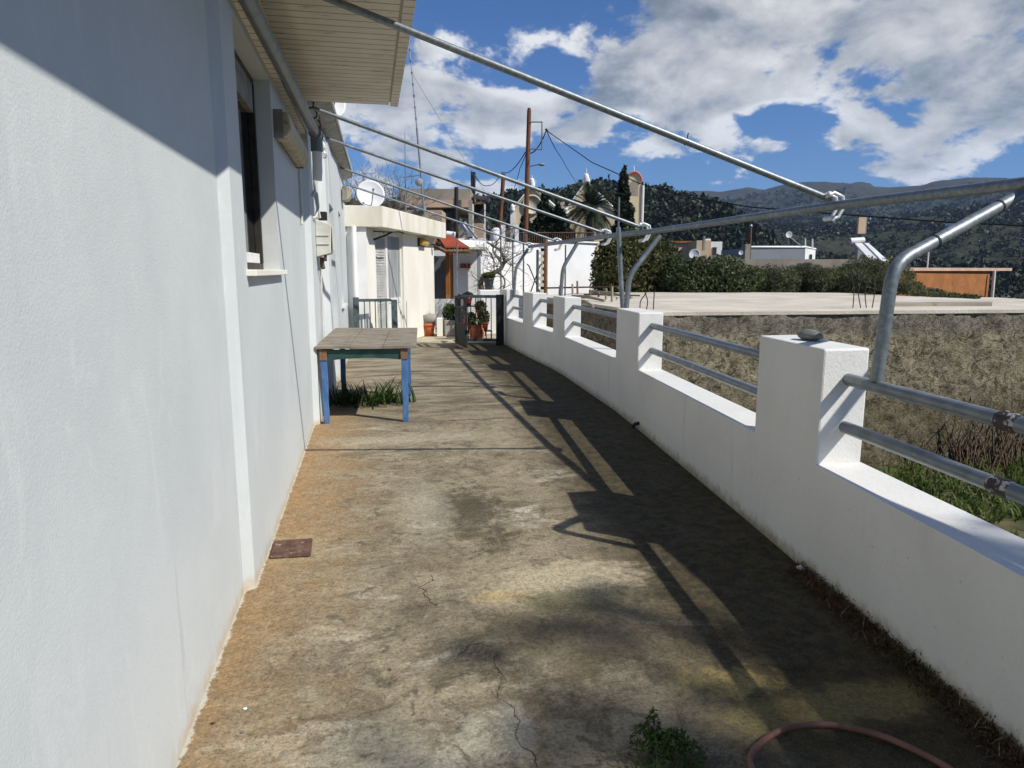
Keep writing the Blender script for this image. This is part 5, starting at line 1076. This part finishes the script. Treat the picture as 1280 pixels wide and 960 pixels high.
q = MB(); q.tube([ond(665, 233, 80), ond(665, 228, 80)], .35, 8); q.blob(ond(665, 227, 80), (.3, .3, .45), 1, 0); cross(q, 665, 226, 218.5, 80); q.tube([ond(733, 229, 82), ond(733, 223, 82)], .45, 8); q.blob(ond(733, 222, 82), (.35, .35, .5), 1, 0); cross(q, 733, 221, 210, 82)
q.build('cross', M['white'], ch)
q = MB(); c_ = ond(665, 256, 79.95); q.lathe(c_, [(0, .0), (1.1, .0), (1.1, .15), (.9, .15), (.9, .05), (0, .05)], 20, -HF); q.build('round_window', M['church'], ch)
bx('nave', M['oldconcrete'], ch, 697.5, 706, 252, 0, 84, 8)
bx('side_chapel', M['white'], ch, 772, 782, 282, 0, 82, 5)
# bell tower with round top
tw = thing('bell_tower', 'tall slender church bell tower with a rounded red-rimmed top and a cross', 'bell tower', xy(792, 88, 1))
a = ond(782, 272, 88); b_ = ond(800.5, 272, 88); W_ = (b_-a).length; zt_ = ond(791, 228, 88).z; q = MB(); vs = [(0, 0), (W_, 0), (W_, zt_)]
arc = [(W_/2+W_/2*math.cos(t), zt_+W_/2*1.2*math.sin(t)) for t in np.linspace(0, math.pi, 13)][1:-1]; vs = vs+arc+[(0, zt_)]; nn = len(vs); ax = (b_-a).normalized(); ao = Vector((a.x, a.y, 0))
V_ = [ao+ax*u+Vector((0, 0, v)) for u, v in vs]; q.add(V_+[v+HF*2.6 for v in V_], [tuple(range(nn)), tuple(range(2*nn-1, nn-1, -1))]+[(i, nn+i, nn+(i+1) % nn, (i+1) % nn) for i in range(nn)]); q.build('wall', M['church'], tw)
q = MB(); q.tube([ao+ax*u+Vector((0, 0, v+.12))-HF*.1 for u, v in [(W_, zt_)]+arc+[(0, zt_)]], .15, 5); q.build('red_rim', M['redtrim'], tw)
q = MB().tube([ao+ax*(W_+.22)-HF*.05, ao+ax*(W_+.22)+Vector((0, 0, zt_-.2))-HF*.05], .17, 6); q.build('white_edge', M['white'], tw)
q = MB(); a_ = ao+ax*W_*.5+Vector((0, 0, zt_-.8))-HF*.02; q.add([a_-ax*.55-Vector((0, 0, .8)), a_+ax*.55-Vector((0, 0, .8)), a_+ax*.55+Vector((0, 0, .6)), a_+Vector((0, 0, 1.15)), a_-ax*.55+Vector((0, 0, .6))], [(0, 1, 2, 3, 4)]); q.build('belfry_opening', M['oldconcrete'], tw)
q = MB(); cross(q, 792.5, 217.5, 208, 88.5, .3, .07); q.blob(ond(792.5, 218, 88.5), (.3, .3, .3), 1, 0); q.build('cross', M['white'], tw)

# trees of the village
def cone_tree(name, lb, px, y_top, y_bot, halfpx, d_, n, size, mat, lean=0, tiers=9, grp=None, rough=1.0, seed=0):
    rd = random.Random(seed); b_ = ond(px, y_bot, d_); t_ = ond(px+lean, y_top, d_); h_ = t_.z-b_.z; r0 = halfpx/870*d_
    t = thing(name, lb, 'tree', (b_.x, b_.y, 0), 0, grp); bl2 = []
    for k in range(tiers):
        f = (k+.5)/tiers; rr = r0*(1-f)**.75+.12
        for j in range(5):
            an_ = rd.uniform(0, 6.28); q_ = b_.lerp(t_, f); rj = rr*rd.uniform(.45, .75)
            bl2.append(((q_.x+math.cos(an_)*rr*.5*rough, q_.y+math.sin(an_)*rr*.5*rough, q_.z+rd.uniform(-.3, .3)), (rj, rj, h_/tiers*rd.uniform(.6, 1.1))))
    cen = clumps(bl2, n); V, F = leaves(cen, size, .45, .2); fastmesh('crown', V, F, M[mat], t)
    MB().tube([Vector((b_.x, b_.y, min(0, b_.z-2))), b_.lerp(t_, .9)], [.22, .03], 6).build('trunk', M['bark'], t); return t
cone_tree('cypress', 'tall dark ragged cypress just left of the bell tower', 779, 213, 312, 17, 66, 13000, .20, 'conifer', 1, 14, seed=2, rough=.9)
cone_tree('conifer', 'pointed dark conifer in front of the left church gable', 682, 246, 308, 22, 50, 9000, .17, 'conifer', -1, 8, seed=3)
cone_tree('conifer', 'broad dark conifer left of the palm, under the second church gable', 700, 262, 308, 18, 49, 8000, .17, 'conifer', -3, 6, seed=4)
cone_tree('conifer', 'low dark conifer at the foot of the brown utility pole', 657, 272, 306, 15, 48, 6000, .17, 'conifer', 0, 5, seed=5)
pt = thing('palm_tree', 'palm with arching grey-green fronds in front of the church', 'palm tree', xy(738, 60, 0))
cz = ond(738, 262, 60); MB().tube([Vector((cz.x, cz.y, 0)), cz], [.35, .30], 10).build('trunk', M['bark'], pt)
rd = random.Random(12); V_, F_ = [], []
for k in range(80):
    az_ = rd.uniform(0, 6.28); el = rd.uniform(-.6, 1.5); L_ = rd.uniform(2.4, 3.6)*(1.0 if el < 1.0 else .95); d_ = Vector((math.cos(az_)*math.cos(el), math.sin(az_)*math.cos(el), math.sin(el))); p_ = cz.copy(); pts = []
    for i in range(9): pts.append(p_.copy()); p_ = p_+d_*L_/8; d_ = (d_+Vector((0, 0, -.17-.08*rd.random()))).normalized()
    for i in range(1, 9):
        t_ = (pts[i]-pts[i-1]).normalized(); sd_ = t_.cross(Vector((0, 0, 1)));
        if sd_.length < .1: sd_ = rgt.copy()
        sd_.normalize(); ll = .60*math.sin(math.pi*(i+.6)/10)+.1
        for s_ in (-1, 1):
            for j in range(3):
                o_ = pts[i-1].lerp(pts[i], j/3); e_ = o_+(sd_*s_*.75+t_*.75+Vector((0, 0, -.28))).normalized()*ll; w_ = t_*.055; n_ = len(V_); V_ += [o_-w_, o_+w_, e_]; F_.append((n_, n_+1, n_+2))
q = MB(); q.add(V_, F_); q.build('fronds', M['palm'], pt)

# poles, wires, lamp
up = thing('utility_pole', 'tall reddish brown wooden utility pole with a metal bracket near its top', 'utility pole', xy(657, 34, -.5))
pb = ond(656.5, 310, 34); ptp = ond(661.5, 135, 34); pb2 = pb+(pb-ptp)*.12
MB().tube([pb2, pb.lerp(ptp, .5), ptp-Vector((0, 0, .12)), ptp], [.13, .115, .10, .07], 12).build('pole', M['polewood'], up)
q = MB()
for pts in (((663, 152.5), (678, 152.5)), ((677.5, 152), (677.5, 187)), ((663, 186), (677.5, 187))): q.tube([ond(x_, y_, 33.9) for x_, y_ in pts], .03, 6)
q.build('bracket', M['antenna'], up)
q = MB().tube([ond(682, 161, 33.9), ond(684.5, 164, 33.9)], .05, 8); q.build('insulator', M['wire'], up)
lp = thing('street_lamp', 'grey street lamp head on a short arm beside the brown utility pole', 'street lamp', tuple(ond(664, 207, 34)))
MB().tube([ond(662, 208, 34), ond(673, 205.5, 34)], .03, 6).build('arm', M['antenna'], lp)
MB().blob(ond(677, 205.8, 34), (.17, .16, .07), 2, .0, 1).build('lamp_head', M['housegrey'], lp)
def cable(name, pts, r_, lb, sag=0):
    P_ = [ond(*q_) for q_ in pts]; L_ = []
    for i in range(len(P_)-1):
        for k in range(10): t = k/10; L_.append(P_[i].lerp(P_[i+1], t)-Vector((0, 0, sag*4*t*(1-t))))
    L_.append(P_[-1]); tag(MB().tube(L_, r_, 5).build(name, M['wire'], origin=P_[0]), lb, 'cable')
cable('power_cable', [(683, 163, 33.9), (740, 203, 30), (800, 229.5, 27), (860, 246, 25), (940, 259, 23), (1040, 267, 21), (1180, 277.5, 18), (1300, 283, 16)], .020, 'thick black overhead cable sagging from the brown pole to the right edge')
cable('power_cable', [(683, 163, 33.9), (657, 190, 36), (628, 215, 60)], .028, 'black overhead cable from the brown pole down to the leaning pole pair', .4)
cable('power_cable', [(627, 215, 60), (610, 232, 57), (592, 216, 50)], .03, 'drooping black cable between the leaning pole pair and the dark post at the left', .3)
cable('thin_wire', [(684, 165, 33.9), (701, 196, 50), (722, 230, 80)], .022, 'faint thin wire running from the pole bracket towards the church', .1)
cable('thin_wire', [(661, 180, 34), (650, 210, 40), (641, 240, 46)], .02, 'faint thin wire dropping left of the brown pole', .1)
lp2 = thing('leaning_pole_pair', 'pair of brown wooden poles leaning together like a narrow letter A left of the church', 'utility pole', xy(624, 60, 0))
MB().tube([ond(624, 296, 60), ond(629.5, 217, 60)], .17, 8).build('pole', M['polewood'], lp2)
MB().tube([ond(617.5, 296, 60.4), ond(628, 235, 60.2)], .12, 8).build('brace_pole', M['rawwood'], lp2)
for px0, px1, y0_, y1_, dd2, r_, lb in ((592.5, 592.5, 262, 215, 50, .11, 'dark upright post above the corrugated awning, right of a thinner one'), (589.5, 589.5, 250, 214, 50.5, .06, 'thin dark post just left of the thicker one above the awning'), (570, 570.5, 292, 234, 31, .09, 'dark post standing in front of the pink house recess'), (549, 549, 275, 236, 40, .02, 'very thin pole rising above the pink house')):
    a = ond(px0, y0_, dd2); b_ = ond(px1, y1_, dd2); tag(MB().tube([a, b_], r_, 8).build('wooden_post', M['frame'], origin=a), lb, 'post')
a = ond(641.5, 235, 46); b_ = ond(641, 221, 46); c_ = ond(645, 226, 46)

# pink house and its outbuildings
pk = thing('pink_house', 'unfinished pinkish house with a grey concrete upper band above the annex roof', 'house', xy(530, 34, 0))
bx('lower_wall', M['pinkwall'], pk, 496, 552, 262.5, 0, 34, 4); bx('upper_wall', M['oldconcrete'], pk, 500, 588, 236, zat(260, 36), 36, 5)
bx('band', M['pinkwall'], pk, 500, 588.5, 250, zat(259, 35.9), 35.9, .1)
bx('recess', M['darkroom'], pk, 552.5, 572, 261, 0, 36.2, .5); bx('column', M['oldconcrete'], pk, 585.5, 590, 250, 0, 33, .3); bx('window_shutter', M['frame'], pk, 556, 566, 264, zat(275, 36), 36.05, .1)
bx('cistern', M['housegrey'], pk, 520, 531, 256, zat(263, 33.5), 33.5, .5)
sh = thing('open_shed', 'small open shed with a dark corrugated awning right of the pink house', 'shed', xy(600, 38, 0))
bx('wall', M['pinkwall'], sh, 590.5, 604, 279, 0, 38, 2); bx('low_wall', M['pinkwall'], sh, 566, 590, 280, 0, 37, 2.5); bx('back', M['darkroom'], sh, 590.5, 603, 256, zat(279.2, 40), 40.1, .3)
q = MB(); a = ond(586.5, 248, 36.5); b_ = ond(611, 253, 38); N = 12; V_ = []; 
for i in range(N*2+1):
    p_ = a.lerp(b_, i/(N*2)); V_ += [p_+Vector((0, 0, .08*(i % 2))), p_+HF*3+Vector((0, 0, .5+.08*(i % 2)))]
F_ = [(2*i, 2*i+2, 2*i+3, 2*i+1) for i in range(N*2)]; q.add(V_, F_); q.add([v-Vector((0, 0, .02)) for v in V_], [f[::-1] for f in F_]); q.build('awning', M['frame'], sh)
for px in (591, 606): bx('post', M['white'], sh, px-.9, px+.9, 255, 0, 37, .15)
bx('beam', M['rawwood'], sh, 588, 606, 252.5, zat(255, 37.2), 37.2, .15)
sw = thing('solar_heater', 'solar water heater with slanted glass panels behind the porch roof', 'solar water heater', xy(592, 27, 1))
def slantpanel(parent, name, mat, p0_, p1_, p2_, p3_, th=.06):
    ps_ = [ond(*v) for v in (p0_, p1_, p2_, p3_)]; q = MB(); nn_ = (ps_[1]-ps_[0]).cross(ps_[3]-ps_[0]).normalized()*th; q.add(ps_+[p_-nn_ for p_ in ps_], [(0, 1, 2, 3), (7, 6, 5, 4), (0, 4, 5, 1), (1, 5, 6, 2), (2, 6, 7, 3), (3, 7, 4, 0)]); return q.build(name, mat, parent)
slantpanel(sw, 'collector', M['solar'], (573, 282, 27.5), (580, 280, 27.5), (592, 298, 26), (586, 298, 26)); MB().tube([ond(579, 281, 27.3), ond(592, 299, 25.9)], .04, 5).build('frame_edge', M['white'], sw)
MB().tube([ond(581, 278, 28), ond(596, 298, 26.5)], .05, 5).build('frame_bar', M['housegrey'], sw); MB().tube([ond(574, 282, 27.6), ond(586, 299, 26.2)], .03, 5).build('frame_edge', M['housegrey'], sw)
MB().tube([ond(558, 292, 27.8), ond(569, 293.5, 27.8)], .11, 10).build('tank', M['white'], sw)
bx('stand', M['white'], sw, 570, 606, 297.5, 0, 27.2, 1.5)

# ------------------------------------------------------------------ houses in the valley on the right
h1 = thing('cream_house', 'distant cream and orange flat-roofed house with a white end, above the dark bush', 'house', xy(872, 62, -8))
bx('wall', M['cream'], h1, 842, 872, 302, -9, 63, 5); bx('wall', M['cream'], h1, 871, 889, 300.5, -9, 60, 5); bx('white_wing', M['white'], h1, 889.2, 903, 302, -9, 61, 5)
bx('window', M['darkroom'], h1, 891, 896, 309, zat(319, 60.9), 60.9, .1); bx('chimney', M['white'], h1, 882, 888.5, 298.5, zat(300.5, 62)-.1, 61.5, 1); bx('parapet', M['orangewall'], h1, 840, 870, 301.2, zat(303.5, 62.8), 62.8, .2)
bx('chimney', M['oldconcrete'], h1, 879.5, 882, 295, zat(313, 59), 59, .3)
h2 = thing('grey_house', 'low flat-roofed house, blue-grey front and bright white end, in front of the forested slope', 'house', xy(975, 42, -6))
a = ond(939, 309.5, 42); b_ = ond(1007, 309.5, 42); c_ = ond(1019.5, 312, 47); zt_ = a.z; q = MB(); q.add([(a.x, a.y, -6), (b_.x, b_.y, -6), (b_.x, b_.y, zt_), (a.x, a.y, zt_)], [(0, 1, 2, 3)]); e = a+HF*5
V_ = [(v.x, v.y, zz_) for zz_ in (-6, zt_) for v in (a, b_, c_, a+HF*6)]; MB().add(V_, [(4, 5, 6, 7), (0, 1, 5, 4), (2, 3, 7, 6), (3, 0, 4, 7), (3, 2, 1, 0)]).build('wall', M['housegrey'], h2)
MB().add([(b_.x, b_.y, -6), (c_.x, c_.y, -6), (c_.x, c_.y, zt_), (b_.x, b_.y, zt_)], [(0, 1, 2, 3)]).build('end_wall', M['white'], h2)
MB().tube([a+Vector((0, 0, .03)), b_+Vector((0, 0, .03)), c_+Vector((0, 0, .03))], .07, 4).build('roof_edge', M['white'], h2)
bx('chimney', M['oldconcrete'], h2, 932, 938.5, 305, -6, 41.5, .7); bx('window', M['darkroom'], h2, 1012.5, 1015.5, 318, zat(326, 44.2), 43.6, .1)
for px in (1006.5, 1015.5): MB().tube([ond(px, 312, 43), ond(px, 298.5, 43)], .05, 6).build('vent_pipe', M['white'], h2)
dish('satellite_dish', 'white satellite dish on a slanted arm above the grey house roof', ond(986, 293.5, 42), .19, (-.2, -1, .1), (.1, 0, 0))
q = MB(); q.tube([ond(988, 297, 42), ond(1003, 309, 42)], .035, 5); q.tube([ond(985, 297, 42), ond(985, 310, 42)], .02, 5); tag(q.build('dish_mast', M['housegrey'], origin=ond(985, 310, 42)), 'slanted grey arm and thin mast under the dish on the grey house', 'mast')
dish('satellite_dish', 'tiny white satellite dish left of the grey house chimney', ond(926, 316, 38), .12, (-.3, -1, .1), (.1, 0, 0))
dish('satellite_dish', 'pale satellite dish above the dark bush in front of the cream house', ond(868, 318, 34), .26, (-.5, -.9, .3), (.1, 0, 0))
up2 = thing('utility_pole', 'short distant brown pole with an insulator behind the grey house chimney', 'utility pole', xy(938, 58, -4)); MB().tube([ond(937.5, 312, 58), ond(938.5, 284, 58)], .10, 6).build('pole', M['polewood'], up2); MB().blob(ond(938.5, 283, 58), (.16, .16, .22), 1, 0).build('insulator', M['antenna'], up2)
q = bx('retaining_wall', M['oldconcrete'], None, 868, 1112, 324, -3, 29, .6, origin=xy(990, 29, -3)); tag(q, 'long low pale concrete wall behind the shrubs, in front of the grey house', 'wall')
sr = thing('solar_heater', 'rooftop solar water heater with white cylinder and sloping panels right of the grey house', 'solar water heater', xy(1075, 27, 0))
MB().tube([ond(1062, 301.5, 27), ond(1079, 300.5, 27.1)], .125, 14).build('tank', M['dish'], sr)
MB().lathe(ond(1062, 301.5, 27), [(0, .0), (.1, .0), (.125, .02)], 12, (ond(1062, 301.5, 27)-ond(1079, 300.5, 27.1)).normalized()).build('tank_end', M['housegrey'], sr)
slantpanel(sr, 'collector', M['dish'], (1068, 306, 27), (1077, 305.5, 27), (1096, 325, 25.6), (1087, 326, 25.6)); slantpanel(sr, 'collector', M['dish'], (1080, 305.5, 27.1), (1085, 305.5, 27.1), (1110, 328, 25.8), (1102, 328, 25.6))
bx('stand', M['housegrey'], sr, 1073, 1079, 304, -.5, 27.3, .2)
bd = thing('chimney_board', 'upright pale board on a thin post directly above the solar heater', 'board', xy(1078, 28, 0)); bx('board', M['cream'], bd, 1074, 1083, 271.5, zat(292, 28), 28, .12); MB().tube([ond(1078.5, 292, 28.1), ond(1078, 320, 28.1)], .025, 6).build('post', M['antenna'], bd); bx('side', M['housegrey'], bd, 1083.1, 1084.2, 272, zat(292, 28), 28.02, .1)
ob = thing('orange_building', 'orange-brown rendered building with a thin pink flat roof behind the flat roof on the right', 'building', xy(1190, 24, -2))
a = ond(1120, 336, 20); b_ = ond(1238, 337, 23.5); q = MB(); V_ = [(v.x, v.y, zz_) for zz_ in (-2, a.z-.06) for v in (a, b_, b_+HF*5, a+HF*5)]; q.add(V_, [(3, 2, 1, 0), (4, 5, 6, 7), (0, 1, 5, 4), (1, 2, 6, 5), (2, 3, 7, 6), (3, 0, 4, 7)]); q.build('wall', M['orangewall'], ob)
a2 = ond(1116, 334.8, 19.8); b2 = ond(1265, 337.2, 24.2); q = MB(); V_ = [(v.x, v.y, a.z+zz_) for zz_ in (-.058, .035) for v in (a2, b2, b2+HF*2, a2+HF*5)]; q.add(V_, [(3, 2, 1, 0), (4, 5, 6, 7), (0, 1, 5, 4), (1, 2, 6, 5), (2, 3, 7, 6), (3, 0, 4, 7)]); q.build('roof_slab', M['pinkedge'], ob)
MB().tube([ond(1240, 374, 23.3), ond(1243, 338.5, 23.3)], .045, 8).build('corner_post', M['whitepaint'], ob)
an2 = thing('antenna', 'small antenna pole with an orange box rising from the orange building roof', 'antenna', xy(1160, 22, 1)); MB().tube([ond(1159, 336, 22), ond(1162, 300, 22)], .022, 6).build('pole', M['whitepaint'], an2); bx('box', M['pinkedge'], an2, 1154, 1163, 303, zat(309, 22), 21.95, .1)
rw = thing('far_roof', 'flat roof edge of another building at the right edge beyond the orange one', 'roof', xy(1265, 17, 0)); bx('slab', M['roof'], rw, 1243, 1330, 376.5, zat(379, 17), 17, 2.5)
for i, (x_, y_, d_, s_) in enumerate(((1090, 258, 1250, 7), (1172, 251, 1400, 6), (1192, 296, 600, 5))):
    c_ = ond(x_, y_, d_); az_ = math.atan2(c_.dot(rgt), (c_-CP).dot(HF)); dd3 = math.hypot(c_.x, c_.y); zz_ = float(terr(np.array([az_]), np.array([dd3]))[0]); q = MB(); q.box((c_.x-s_, c_.y-s_, zz_-3), (c_.x+s_, c_.y+s_, zz_+4)); q.box((c_.x-s_*.4, c_.y-s_*1.3, zz_-3), (c_.x+s_*.4, c_.y-s_*1.001, zz_+2.5)); tag(q.build('hill_house', M['white'], origin=(c_.x, c_.y, zz_)), ('tiny white house high on the mountain slope below the nearest clamp', 'tiny white house on the mountain slope under the long beam', 'tiny white house on the lower slope right of the bent post')[i], 'house')
# tree behind and to the right of the camera: its shade falls on the terrace
tg = Vector((10.8, -6.3, 0)); tt = thing('shade_tree', 'tall loose-crowned tree standing behind the camera beyond the parapet', 'tree', (11.2, -7, -1.6))
MB().tube([(11.2, -7, -1.7), (11.0, -6.8, 4), (10.8, -6.5, 9)], [.3, .22, .10], 8).build('trunk', M['bark'], tt)
def sh(x_, y_, h_): return (x_+.823*h_, y_-.681*h_, h_)
bl2 = []
for x_, y_, h_, r_ in ((1.75, 1.60, 11, .55), (1.5, 1.15, 11.3, .7), (2.3, 1.8, 10.5, .5), (.9, 1.05, 12, .8), (2.6, 1.2, 11, .7), (.75, 2.55, 11, .20), (1.15, 2.6, 11.5, .24), (.62, 2.1, 12, .20), (.95, 2.9, 11, .14), (1.4, 2.45, 12, .2), (.35, 2.5, 11.5, .12), (1.9, 2.3, 11.5, .3), (.75, 1.7, 11.5, .3)):
    bl2.append((sh(x_, y_, h_), (r_, r_*.8, r_*.8)))
rd = random.Random(21); bl3 = []
for c_, r_ in bl2:
    for k in range(9):
        a_ = Vector(c_)+Vector((rd.gauss(0, .55)*r_[0], rd.gauss(0, .55)*r_[0], rd.gauss(0, .6)*r_[0])); dv_ = Vector((rd.gauss(-.5, .7), rd.gauss(.9, .6), rd.gauss(0, .4))).normalized()
        for j in range(5): bl3.append((tuple(a_+dv_*r_[0]*.26*(j-2)), (r_[0]*.16, r_[0]*.16, r_[0]*.16)))
cen = clumps(bl3, 11000); V, F = leaves(cen, .045, .4); fastmesh('crown', V, F, M['bush'], tt)
q = MB()
for c_, r_ in bl2: q.tube([Vector((10.85, -6.6, 8.5)), Vector(c_)+Vector((0, 0, -r_[2]))*.5, Vector(c_)], [.05, .025, .01], 5, caps=False)
q.build('limbs', M['bark'], tt)

# thin air: far slopes fade a little towards blue
m = bpy.data.materials.new('haze_air'); m.use_nodes = True; nt = m.node_tree; nt.nodes.remove(nt.nodes['Principled BSDF'])
pv = nt.nodes.new('ShaderNodeVolumePrincipled'); pv.inputs['Density'].default_value = 1.0e-4; pv.inputs['Color'].default_value = (.50, .72, 1, 1); pv.inputs['Anisotropy'].default_value = .0
nt.links.new(pv.outputs[0], nt.nodes['Material Output'].inputs['Volume'])
hb = MB().box((-6300, -6300, -420), (6300, 6300, 760)).build('haze', m); hb['kind'] = 'stuff'; hb['label'] = 'thin bluish air over the valley and mountains'
